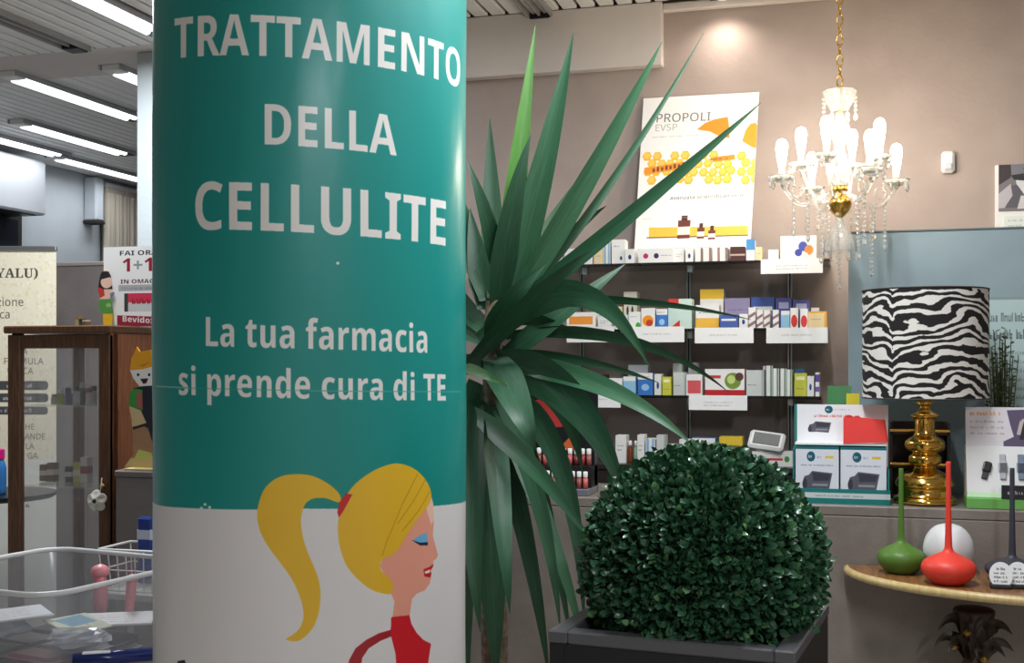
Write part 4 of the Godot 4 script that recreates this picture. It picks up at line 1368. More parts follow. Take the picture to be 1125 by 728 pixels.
	var gs := thing("green_sheet", "translucent green sheet upright behind the teal stand", "sheet", Vector3(gp.x + 0.035, cy, -3.72))
	var gm := mat(Color(c8(90, 170, 110), 0.6), 0.2)
	gm.transparency = BaseMaterial3D.TRANSPARENCY_ALPHA
	obj("sheet", box(0.07, W(920, 424, -3.7).y - cy, 0.003, 0.0), gm, gs)
	var yn := obj("yellow_note", box(0.037, W(937, 432, -3.66).y - cy, 0.003, 0.0), mat(c8(236, 214, 60), 0.8), self, Vector3(W(937, 440, -3.66).x, cy, -3.66))
	tag(yn, "narrow yellow note sticking up behind the teal stand", "note")
	# motion detector on the wall
	var sp0 := W(1041, 191, WALL_Z)
	var se := thing("motion_detector", "small white motion detector high on the taupe wall", "motion detector", Vector3(sp0.x, sp0.y, WALL_Z))
	obj("casing", box(0.042, 0.072, 0.03, 0.008), M.white, se, Vector3(0, 0, 0.015))
	obj("lens", box(0.026, 0.024, 0.012, 0.004), mat(c8(205, 208, 212), 0.25), se, Vector3(0, 0.008, 0.03))
	# black and white photograph on the wall
	var cv := Canvas.new(512, 512, c8(120, 116, 120))
	var q := func(x: float, y: float) -> Vector2: return Vector2((x - 320) * 1.15, (y - 160) * 1.32)
	var pg := func(a2: Array, col: Color) -> void:
		var r := []
		for i in range(0, a2.size(), 2):
			r.append(q.call(a2[i], a2[i + 1]))
		cv.poly(r, col)
	pg.call([320, 160, 395, 160, 385, 270, 320, 330], c8(60, 50, 52))
	pg.call([385, 160, 480, 165, 440, 230, 390, 260], c8(120, 120, 130))
	pg.call([450, 200, 480, 170, 560, 165, 760, 165, 760, 215, 560, 180, 490, 215], c8(50, 48, 54))
	pg.call([480, 215, 560, 180, 600, 300, 560, 350, 510, 280], c8(235, 236, 238))
	pg.call([410, 270, 480, 270, 485, 380, 450, 430, 420, 350], c8(215, 216, 220))
	pg.call([385, 250, 480, 235, 500, 290, 520, 380, 560, 430, 490, 440, 470, 300, 405, 290], c8(40, 40, 46))
	pg.call([380, 340, 420, 330, 470, 440, 430, 520, 360, 520], c8(90, 88, 96))
	pg.call([320, 400, 385, 320, 395, 420, 350, 520, 310, 520], c8(185, 182, 188))
	pg.call([440, 420, 560, 440, 760, 380, 760, 530, 420, 530], c8(205, 204, 208))
	pg.call([560, 300, 640, 280, 700, 400, 600, 430], c8(60, 60, 66))
	var z := WALL_Z
	var f0 := W(1093, 252, z)
	var f1 := W(1093, 182, z).y
	var ph := thing("wall_photograph", "black and white photograph on a white board above the blue-grey panel", "photograph", Vector3(f0.x + 0.13, f0.y - 0.02, z))
	obj("board", box(0.26, f1 - f0.y + 0.02, 0.012, 0.001), M.paper, ph, Vector3(0, 0, 0.006))
	var ps := W(1095, 233, z).y - f0.y + 0.02
	obj("print", board(0.25, f1 - f0.y + 0.02 - ps, 0.002), printed(cv.tex(), 0.35), ph, Vector3(0.005, ps, 0.012))
	var cv2 := Canvas.new(512, 128, c8(222, 232, 228))
	smudge(cv2, 30, 40, 480, 14, c8(160, 180, 172))
	smudge(cv2, 30, 80, 420, 14, c8(170, 190, 182))
	obj("caption_strip", board(0.235, ps - 0.022, 0.002), printed(cv2.tex(), 0.5), ph, Vector3(0.0125, 0.006, 0.012))
	# printed notice on the panel
	var cv3 := Canvas.new(768, 1024, c8(176, 200, 200))
	cv3.rect(0, 0, 768, 16, c8(130, 150, 152))
	smudge(cv3, 40, 130, 730, 46, c8(104, 120, 124))
	smudge(cv3, 40, 220, 740, 50, c8(88, 104, 108))
	for i in 9:
		smudge(cv3, 40, 300 + i * 46, 420 + (i * 97) % 300, 20, c8(120, 140, 142))
	var n0 := W(1082, 450, zb + 0.012)
	var n1 := W(1082, 326, zb + 0.012).y
	var no := thing("printed_notice", "pale green printed notice on the blue-grey panel beside the lampshade", "notice", Vector3(n0.x + 0.115, cy + 0.005, zb + 0.009))
	obj("sheet", board(0.23, n1 - cy - 0.005, 0.002), printed(cv3.tex(), 0.4), no)
	# small leafy plant
	var pp := P(1101, 556, 3.40)
	var pt := thing("small_plant", "small bushy green plant between lampshade and panel", "potted plant", Vector3(pp.x, cy, pp.z))
	var kk := 3.48 / F
	obj("pot", turned([[0.0, 0], [0.03, 0], [0.038, 0.07], [0.034, 0.07], [0.0, 0.06]], 20, false), mat(c8(120, 90, 70), 0.7), pt)
	var sprigs := mb(true)
	var lv := mb(true)
	for i in 26:
		var ang := i * 2.4
		var rad := 0.006 + 0.0013 * i
		var tip := Vector3(cos(ang) * rad * 1.3, (575 - 392 - (i * 7) % 60) * kk, sin(ang) * rad)
		tube(sprigs, [Vector3(0, 0.06, 0), tip * Vector3(0.6, 0.5, 0.6), tip], 0.0014, 5)
		for j in 12:
			var s := 0.4 + 0.6 * j / 11.0
			var b0 := Vector3(tip.x * s, tip.y * s, tip.z * s)
			var dir := Vector3(cos(j * 2.1 + i), 0.5, sin(j * 2.1 + i)).normalized() * 0.02
			var sd := dir.cross(Vector3.UP).normalized() * 0.007
			quad(lv, b0, b0 + dir * 0.5 - sd, b0 + dir, b0 + dir * 0.5 + sd)
	obj("stems", done(sprigs), mat(c8(84, 92, 56), 0.8), pt)
	obj("foliage", done(lv), mat(c8(92, 112, 72), 0.6), pt).set_meta("kind", "stuff")

func gadget(cv: Canvas, x: float, y: float, s: float) -> void:   # printed picture of a grey foot massager
	cv.poly([Vector2(x, y + 0.5 * s), Vector2(x + 0.1 * s, y + 0.25 * s), Vector2(x + 0.3 * s, y + 0.2 * s), Vector2(x + 0.45 * s, y + 0.05 * s), Vector2(x + 1.35 * s, y + 0.12 * s), Vector2(x + 1.2 * s, y + 0.75 * s), Vector2(x + 0.5 * s, y + 0.7 * s), Vector2(x + 0.2 * s, y + 0.72 * s), Vector2(x + 0.02 * s, y + 0.68 * s)], c8(92, 92, 104))
	cv.poly([Vector2(x + 0.45 * s, y + 0.1 * s), Vector2(x + 1.28 * s, y + 0.17 * s), Vector2(x + 1.2 * s, y + 0.4 * s), Vector2(x + 0.5 * s, y + 0.42 * s)], c8(60, 60, 72))
	cv.ell(x + 0.12 * s, y + 0.52 * s, 0.1 * s, 0.2 * s, c8(60, 60, 70))
	cv.rect(x + 0.45 * s, y + 0.52 * s, x + 1.15 * s, y + 0.6 * s, c8(150, 150, 160))
func logo(cv: Canvas, x: float, y: float, r: float) -> void:
	cv.ell(x, y, r, r, c8(22, 92, 112))
	smudge(cv, x - r * 0.6, y + r * 0.25, x + r * 0.6, r * 0.6, c8(214, 226, 228))
func podiatry_stand() -> void:
	var cy := COUNTER_Y
	var z := COUNTER_Z - 0.03
	var a := W(871, 556, z)
	var b := W(977, 556, z)
	var w := b.x - a.x
	var k := w / 106.0
	var zt := z - 0.10
	var t := thing("display_stand", "teal and white cardboard counter stand holding two massager boxes", "display stand", Vector3((a.x + b.x) / 2, cy, z))
	var teal := mat(c8(20, 128, 122), 0.5)
	# header
	var cv := Canvas.new(1024, 1120, c8(240, 241, 243))
	logo(cv, 380, 60, 44)
	smudge(cv, 440, 66, 620, 20, c8(190, 196, 200))
	smudge(cv, 220, 150, 720, 32, c8(222, 96, 84))
	gadget(cv, 150, 190, 190)
	cv.rect(0, 0, 30, 1120, c8(20, 128, 122))
	obj("header_panel", board(w, 112 * k, 0.006), printed(cv.tex(), 0.45), t, Vector3(0, 0, -0.105))
	var cvb := Canvas.new(1024, 192, c8(18, 122, 118))
	cvb.rect(0, 50, 1024, 120, c8(205, 214, 214))
	smudge(cvb, 250, 100, 760, 26, c8(130, 160, 160))
	obj("tray_front", board(w + 0.006, 17 * k, 0.005), printed(cvb.tex(), 0.45), t, Vector3(0, 0, -0.002))
	obj("tray_floor", box(w, 0.008, 0.105, 0.001), teal, t, Vector3(0, 0, -0.053))
	obj("tray_side", box(0.004, 62 * k, 0.1, 0.0), teal, t, Vector3(-w / 2 + 0.002, 0, -0.052))
	obj("tray_side", box(0.004, 40 * k, 0.1, 0.0), teal, t, Vector3(w / 2 - 0.002, 0, -0.052))
	obj("middle_shelf", box(w - 0.01, 0.006, 0.085, 0.001), M.white, t, Vector3(0, 66 * k, -0.06))
	# two boxes
	var cvp := Canvas.new(640, 640, c8(226, 230, 238))
	cvp.rect(0, 0, 640, 20, c8(20, 110, 118))
	logo(cvp, 230, 110, 62)
	smudge(cvp, 320, 130, 430, 40, c8(160, 166, 176))
	cvp.rect(440, 100, 560, 130, c8(230, 200, 60))
	smudge(cvp, 80, 225, 580, 22, c8(140, 146, 156))
	gadget(cvp, 100, 270, 330)
	var pm := printed(cvp.tex(), 0.4)
	for i in 2:
		var bw: float = [48, 50][i] * k
		var o := thing("massager_box", ["pale blue foot massager box at the end of the teal stand near the boxwood", "pale blue foot massager box under the red card"][i], "box", Vector3((a.x + b.x) / 2 + [-26.0, 25.0][i] * k, cy + 0.009, z), "massager boxes in the teal stand")
		obj("carton", board(bw, 60 * k, 0.085, Rect2(0, 0, 1, 1), Vector2(0.005, 0.5)), pm, o, Vector3(0, 0, -0.09))
		obj("lid_flap", box(bw, 0.002, 0.086, 0.0), mat(c8(20, 110, 118), 0.5), o, Vector3(0, 60 * k, -0.0475))
	# red folded card
	var rp := Vector3((a.x + b.x) / 2 + 27 * k, cy + 66 * k + 0.0065, z - 0.02)
	var rc := thing("red_card", "bright red folded price card standing on the teal stand", "card", rp)
	var red := mat(c8(232, 56, 48), 0.6)
	var ol := PackedVector2Array()
	for q in [[-24, -2], [24, 0], [20, 26], [-6, 28], [-9, 30], [-12, 29], [-15, 29], [-18, 31], [-22, 30], [-24, 27]]:
		ol.append(Vector2(q[0], q[1] + 2) * k)
	obj("front_leaf", slab(ol, 0.0015), red, rc, Vector3(0, 0, 0.004), Basis(Vector3.RIGHT, -0.15))
	obj("back_leaf", slab(ol, 0.0015), red, rc, Vector3(0.004, 0, -0.018), Basis(Vector3.RIGHT, 0.15))
func watch_stand() -> void:
	var cy := COUNTER_Y
	var z := COUNTER_Z - 0.02
	var a := W(1063, 559, z)
	var w := 0.3
	var k := 3.16 / F
	var t := thing("watch_display", "white and green cardboard counter display for wrist devices", "display stand", Vector3(a.x + w / 2, cy, z))
	var cv := Canvas.new(1024, 420, c8(232, 228, 232))
	smudge(cv, 40, 84, 320, 44, c8(232, 156, 84))
	for i in 3:
		smudge(cv, 40, 160 + i * 60, 350, 24, c8(190, 175, 170))
	cv.poly([Vector2(360, 30), Vector2(560, 20), Vector2(1024, 20), Vector2(1024, 400), Vector2(330, 400), Vector2(330, 350), Vector2(420, 300), Vector2(390, 180)], c8(96, 84, 112))
	cv.poly([Vector2(470, 260), Vector2(520, 130), Vector2(640, 60), Vector2(860, 60), Vector2(960, 200), Vector2(960, 320), Vector2(470, 330)], c8(42, 38, 48))
	cv.line(Vector2(460, 280), Vector2(490, 140), 34, c8(206, 190, 186))
	cv.line(Vector2(490, 140), Vector2(650, 50), 30, c8(206, 190, 186))
	obj("header_panel", board(w, 46 * k, 0.006), printed(cv.tex(), 0.45), t, Vector3(0, 66 * k, -0.06), Basis(Vector3.RIGHT, -0.06))
	var st := mb()
	var h0 := 12 * k
	var h1 := 68 * k
	quad(st, Vector3(-w / 2, h0, -0.01), Vector3(w / 2, h0, -0.01), Vector3(w / 2, h1, -0.05), Vector3(-w / 2, h1, -0.05))
	quad(st, Vector3(-w / 2, 0, -0.1), Vector3(-w / 2, h0, -0.01), Vector3(-w / 2, h1, -0.05), Vector3(-w / 2, h1, -0.1))
	quad(st, Vector3(w / 2, h0, -0.01), Vector3(w / 2, 0, -0.1), Vector3(w / 2, h1, -0.1), Vector3(w / 2, h1, -0.05))
	quad(st, Vector3(w / 2, 0, -0.1), Vector3(-w / 2, 0, -0.1), Vector3(-w / 2, h1, -0.1), Vector3(w / 2, h1, -0.1))
	quad(st, Vector3(-w / 2, h1, -0.05), Vector3(w / 2, h1, -0.05), Vector3(w / 2, h1, -0.1), Vector3(-w / 2, h1, -0.1))
	obj("sloping_insert", done(st), M.white, t)
	obj("green_base", box(w + 0.004, 12 * k, 0.11, 0.002), mat(c8(110, 176, 88), 0.5), t, Vector3(0, 0, -0.05))
	obj("pale_green_band", box(w, 10 * k, 0.004, 0.001), mat(c8(186, 222, 176), 0.5), t, Vector3(0, h0, -0.008), Basis(Vector3.RIGHT, -0.55))
	var cvn := Canvas.new(512, 128, c8(34, 34, 40))
	smudge(cvn, 60, 84, 300, 34, c8(190, 190, 196))
	obj("name_plate", board(0.13, 15 * k, 0.004), printed(cvn.tex(), 0.4), t, Vector3(-w / 2 + 0.15, 12 * k, 0.002))
	var tilt := Basis(Vector3.RIGHT, -0.285)
	for i in 3:
		var px: float = [18, 38, 57][i]
		var wt := thing("wrist_device", ["slim black wristband on the white display", "pale grey wrist watch in the middle of the white display", "blue-grey wrist watch on the white display"][i], "watch", Vector3(a.x + px * k, cy + h0 + 20 * k, z - 0.024))
		wt.basis = tilt * Basis(Vector3.BACK, -0.25 if i == 0 else 0.0)
		var wm := mat([c8(36, 36, 40), c8(176, 176, 184), c8(112, 128, 146)][i], 0.4)
		obj("strap", box(0.016, 0.05 if i == 0 else 0.07, 0.006, 0.002), wm, wt, Vector3(0, 0, 0.003))
		obj("case", box(0.022, 0.028, 0.01, 0.003), wm, wt, Vector3(0, 0.02, 0.006))
		obj("dial", box(0.016, 0.02, 0.002, 0.0005), mat([c8(20, 20, 24), c8(90, 90, 100), c8(50, 60, 76)][i], 0.15), wt, Vector3(0, 0.024, 0.0115))

# ---------------------------------------------------------------- half-round table
func half_table() -> void:
	var ty := W(933, 619, COUNTER_Z).y
	var tip := W(931, 620, COUNTER_Z).x
	var ra := 0.56
	var rb := 0.37
	var cx := tip + ra
	var t := thing("half_round_table", "half-round wooden table with a pale edge against the taupe counter", "table", Vector3(cx, 0, COUNTER_Z + 0.013))
	var ol := PackedVector2Array()
	var n := 48
	for i in n + 1:
		var f := PI * i / n
		ol.append(Vector2(cos(f) * ra, -sin(f) * rb))
	obj("top", slab(ol, 0.02), wood(c8(112, 74, 42), c8(168, 118, 70), 12, 0.3), t, Vector3(0, ty - 0.02, 0), Basis(Vector3.RIGHT, -PI / 2))
	var st := mb(true)
	var ring := []
	for i in n + 1:
		var f := PI * i / n
		ring.append(Vector3(cos(f) * ra, ty - 0.011, sin(f) * rb))
	tube(st, ring, 0.0115, 8)
	obj("edge_band", done(st), wood(c8(188, 160, 104), c8(222, 200, 146), 13, 0.35), t)
	# carved bracket below
	var bp := P(1070, 700, 3.02) - t.position
	var dark := mat(c8(58, 46, 34), 0.45)
	var st2 := mb(true)
	lathe(st2, curve([[0.0, -0.13], [0.02, -0.12], [0.03, -0.08], [0.022, -0.03], [0.04, 0.02], [0.05, 0.06], [0.045, 0.075], [0.0, 0.08]], 3), 14, bp)
	obj("carved_bracket", done(st2), dark, t)
	for q in 9:
		var f := PI * q / 8.0
		var o2 := Vector3(cos(f), 0, sin(f))
		var b0 := bp + Vector3(0, [-0.05, 0.0][q % 2], 0) + o2 * 0.02
		obj("carved_leaf", leaf_mesh(b0, b0 + o2 * 0.035 + Vector3(0, 0.045, 0), b0 + o2 * 0.075 + Vector3(0, 0.02, 0), 0.045, 0.6, (EYE - t.position - b0).normalized(), 0.3), dark, t)
	var st3 := mb(true)
	tube(st3, [Vector3(bp.x, bp.y - 0.1, bp.z), Vector3(bp.x, 0.02, bp.z)], [0.03, 0.045], 10)
	obj("leg", done(st3), dark, t)
	var gp := mb(true)
	for q in [[-0.05, -0.02, 0.03], [0.02, -0.045, 0.038], [-0.02, 0.02, 0.042]]:
		lathe(gp, [[0.0, -0.014], [0.014, 0], [0.0, 0.014]], 8, Vector3(bp.x + q[0], bp.y + q[1], bp.z + q[2]))
	obj("gilt_scroll", done(gp), mat(c8(150, 118, 56), 0.4, 0.7), t)
	# vases
	var vase := func(px: float, py: float, r: float, h: float, tall: float, col: Color, label: String) -> void:
		var p := H(px, py, ty)
		var v := thing("bud_vase", label, "vase", Vector3(p.x, ty, p.z), "long-necked bud vases")
		var pr := curve([[0.0, 0.0], [r * 0.55, 0.001], [r * 0.88, h * 0.25], [r, h * 0.5], [r * 0.88, h * 0.74], [r * 0.4, h * 0.96], [0.0115, h * 1.1], [0.0085, h * 1.5], [0.0062, tall * 0.75], [0.006, tall], [0.0045, tall], [0.004, tall - 0.03], [0.0, tall - 0.032]], 4)
		obj("body", turned(pr, 40), mat(col, 0.45), v)
	vase.call(990, 629, 0.061, 0.078, 0.27, c8(84, 124, 44), "olive green bud vase with a long thin neck")
	vase.call(1042, 641, 0.066, 0.078, 0.30, c8(232, 66, 50), "coral red bud vase in front of the white egg")
	vase.call(1112, 637, 0.066, 0.055, 0.28, c8(58, 60, 70), "slate grey bud vase behind the round labels")
	var ep := H(1042, 629, ty)
	var eg := obj("white_egg", turned(curve([[0.0, 0.0], [0.03, 0.004], [0.056, 0.03], [0.064, 0.062], [0.056, 0.096], [0.034, 0.122], [0.0, 0.132]], 5), 40), mat(c8(226, 226, 226), 0.45), self, Vector3(ep.x, ty, ep.z))
	tag(eg, "large matt white egg behind the coral red vase", "egg")
	var tp := H(953, 619, ty)
	var tg := slab(PackedVector2Array([Vector2(-0.04, 0), Vector2(-0.03, -0.011), Vector2(0.04, -0.011), Vector2(0.04, 0.012), Vector2(-0.03, 0.01)]), 0.002)
	var to := obj("paper_tag", tg, M.paper, self, Vector3(tp.x, ty + 0.012, tp.z), Basis(Vector3.RIGHT, -PI / 2 + 0.5))
	tag(to, "white pointed paper tag beside the olive green vase", "tag")
	# two round labels on a dark foot
	for i in 2:
		var lp := H(1100 + i * 19, 647, ty)
		var lb := thing("round_label", ["white round-topped label with small print at the table edge", "second white round-topped label beside the first"][i], "label", Vector3(lp.x, ty, lp.z), "round labels on the table")
		var cv := Canvas.new(256, 256, c8(238, 238, 238))
		for q in 4:
			smudge(cv, 50 + (30 if q == 0 else 0), 80 + q * 40, 206 - (30 if q == 0 else 0), 26, [c8(70, 74, 80), c8(60, 100, 84), c8(50, 90, 80), c8(90, 94, 100)][q])
		var rl := PackedVector2Array()
		for q in 33:
			var f := TAU * q / 32 - PI / 2
			if q < 32:
				rl.append(Vector2(cos(f) * 0.027, 0.032 + sin(f) * 0.032))
		obj("card", slab(rl, 0.002, Rect2(-0.027, 0, 0.054, 0.064)), printed(cv.tex(), 0.5), lb, Vector3(0, 0.002, 0), Basis(Vector3.RIGHT, -0.2))
		obj("foot", box(0.05, 0.012, 0.03, 0.003), mat(c8(40, 42, 52), 0.4), lb, Vector3(0.0, 0, -0.012))
	# lipstick display at the counter end behind the yucca
	var z := COUNTER_Z - 0.02
	var a := W(568, 544, z)
	var b := W(646, 544, z)
	var k := 3.5 / F
	var ls := thing("cosmetics_display", "stepped lipstick display on the counter behind the yucca leaves", "display stand", Vector3((a.x + b.x) / 2, COUNTER_Y, z))
	var w := b.x - a.x
	obj("tray", box(w, 0.02, 0.14, 0.002), mat(c8(120, 120, 132), 0.3), ls, Vector3(0, 0, -0.07))
	obj("step", box(w, 24 * k, 0.09, 0.002), M.black, ls, Vector3(0, 0.02, -0.09))
	obj("step", box(w, 40 * k, 0.045, 0.002), M.black, ls, Vector3(0, 0.02, -0.115))
	var cvh := Canvas.new(512, 768, c8(24, 24, 30))
	cvh.poly([Vector2(180, 700), Vector2(200, 480), Vector2(300, 380), Vector2(420, 480), Vector2(470, 768), Vector2(200, 768)], c8(226, 112, 60))
	cvh.poly([Vector2(0, 120), Vector2(220, 60), Vector2(250, 300), Vector2(0, 320)], c8(200, 60, 60))
	obj("header_panel", board(w, 120 * k, 0.006), printed(cvh.tex(), 0.4), ls, Vector3(0, 0, -0.146))
	var stick := turned([[0.0, 0], [0.0075, 0], [0.0075, 0.03], [0.006, 0.03], [0.006, 0.034], [0.0, 0.034]], 10)
	var cap := turned([[0.0068, 0.034], [0.0068, 0.05], [0.0, 0.051]], 10)
	var reds := [mat(c8(170, 50, 60), 0.35), mat(c8(120, 45, 45), 0.35), mat(c8(205, 100, 96), 0.35), mat(c8(150, 84, 76), 0.35)]
	for r in 2:
		for i in 11:
			var kind := (i * 3 + r) % 4
			var o := thing("lip_gloss", "%s lip gloss tube in the %s row of the stepped display" % [["crimson", "brown red", "pink", "rose brown"][kind], ["lower", "upper"][r]], "lip gloss", ls.position + Vector3(-w / 2 + 0.012 + i * (w - 0.024) / 10, [0.021, 0.021 + 24 * k][r], [-0.02, -0.068][r]), "lip gloss tubes in the stepped display")
			obj("tube", stick, reds[kind], o)
			obj("cap", cap, M.white, o)

# ---------------------------------------------------------------- left side
func left_side() -> void:
	# taupe divider and roll-up banner
	var dz := P(90, 400, 5.35).z
	var d0 := W(-60, 400, dz).x
	var d1 := W(250, 400, dz).x
	var dh := W(90, 288, dz).y
	var dv := thing("room_divider", "taupe divider panel behind the banner and the wooden cabinet", "divider", Vector3((d0 + d1) / 2, 0, dz))
	obj("panel", box(d1 - d0, dh - 0.02, 0.05, 0.003), M.taupe, dv)
	obj("capping", box(d1 - d0, 0.02, 0.06, 0.004), mat(c8(150, 142, 138), 0.4), dv, Vector3(0, dh - 0.02, 0))
	var bd := 4.95
	var k := bd / F
	var w := 0.8
	var br := P(62, 400, bd)
	var bh := P(62, 274, bd).y
	var bn := thing("roll_up_banner", "cream roll-up banner with HYALU) and dark pill-shaped bars", "banner", Vector3(br.x, 0, br.z) + B * Vector3(-w / 2, 0, 0))
	bn.basis = B
	var pxw := w / k
	var cv := Canvas.new(1216, 2048, c8(238, 230, 204))
	var sx := cv.w / pxw
	var sy := cv.h / ((bh) / k)
	var nzt := FastNoiseLite.new()
	nzt.seed = 3
	nzt.frequency = 0.03
	for i in 2600:
		var x := rng.randi_range(0, cv.w)
		var y := rng.randi_range(0, 1100)
		cv.ell(x, y, rng.randf_range(3, 9), rng.randf_range(3, 9), c8(238, 230, 204).lerp([c8(246, 242, 226), c8(222, 212, 172)][i % 2], 0.5 + 0.5 * absf(nzt.get_noise_2d(x, y))))
	cv.poly([Vector2(0, 1020), Vector2(cv.w, 960), Vector2(cv.w, 2048), Vector2(0, 2048)], c8(232, 234, 228))
	var X := func(px: float) -> float: return cv.w - (62 - px) * sx
	var Yp := func(py: float) -> float: return (py - 274) * sy
	var ink := c8(92, 88, 78)
	text(cv, "HYALU)", X.call(42), Yp.call(306), 10.5 * sy, c8(66, 62, 56), "serifbold", sx / sy, 1.0)
	text(cv, "zione", X.call(26), Yp.call(338), 9 * sy, ink, "sans", sx / sy, 1.0)
	text(cv, "ica", X.call(11), Yp.call(352), 9 * sy, ink, "sans", sx / sy, 1.0)
	text(cv, "LA", X.call(31), Yp.call(393), 7 * sy, ink, "sans", sx / sy, 1.0)
	text(cv, "FORMULA", X.call(48), Yp.call(404), 7 * sy, ink, "sans", sx / sy, 1.0)
	text(cv, "UNICA", X.call(37), Yp.call(415), 7 * sy, ink, "sans", sx / sy, 1.0)
	for i in 3:
		var y0: float = Yp.call([423, 437, 452][i])
		var y1: float = Yp.call([433, 447, 461][i])
		cv.rect(X.call(-60), y0, X.call(50), y1, c8(74, 74, 76))
		cv.ell(X.call(50), (y0 + y1) / 2, (y1 - y0) / 2, (y1 - y0) / 2, c8(74, 74, 76))
		smudge(cv, X.call(8 - i * 4), y1 - 2.6 * sy, X.call(37), 4.2 * sy, c8(205, 205, 205))
	text(cv, "HE", X.call(38), Yp.call(478), 6.5 * sy, ink, "sans", sx / sy, 1.0)
	text(cv, "RANDE", X.call(50), Yp.call(489), 6.5 * sy, ink, "sans", sx / sy, 1.0)
	text(cv, "LA", X.call(38), Yp.call(500), 6.5 * sy, ink, "sans", sx / sy, 1.0)
	text(cv, "GA", X.call(42), Yp.call(511), 6.5 * sy, ink, "sans", sx / sy, 1.0)
	smudge(cv, X.call(20), Yp.call(566), X.call(35), 5 * sy, ink)
	obj("sheet", board(w, bh - 0.06, 0.004), printed(cv.tex(), 0.55), bn, Vector3(0, 0.06, 0))
	obj("top_rail", box(w + 0.006, 0.022, 0.02, 0.004), M.steel, bn, Vector3(0, bh - 0.008, 0.002))
	obj("base_cassette", box(w + 0.03, 0.08, 0.16, 0.015), M.steel, bn)
	# black round side table with two packs
	var tp := P(-8, 541, 4.55)
	var rt := thing("round_side_table", "thin black round side table in front of the cream banner", "side table", Vector3(tp.x, 0, tp.z))
	obj("top", turned([[0.0, tp.y - 0.02], [0.22, tp.y - 0.02], [0.23, tp.y - 0.012], [0.23, tp.y], [0.0, tp.y]], 48, false), M.black, rt)
	var lg := mb(true)
	tube(lg, [Vector3(0.06, tp.y - 0.02, 0.1), Vector3(0.03, tp.y - 0.25, 0.06), Vector3(0.0, 0.02, 0)], 0.014, 8)
	obj("leg", done(lg), M.black, rt)
	obj("foot", turned([[0.0, 0], [0.17, 0], [0.17, 0.012], [0.0, 0.02]], 32, false), M.black, rt)
	var bt := P(-1, 535, 4.5)
	var bo := thing("spray_bottle", "blue bottle with a magenta cap on the round black table", "bottle", Vector3(bt.x, tp.y, bt.z))
	obj("body", turned(curve([[0.0, 0], [0.024, 0], [0.026, 0.02], [0.026, 0.1], [0.018, 0.125], [0.016, 0.135]], 2), 20), mat(c8(52, 120, 188), 0.3), bo)
	obj("cap", turned([[0.018, 0.133], [0.02, 0.135], [0.02, 0.17], [0.0, 0.175]], 20, false), mat(c8(220, 30, 130), 0.3), bo)
	cabinet()
	promo_and_figures()
	basket()

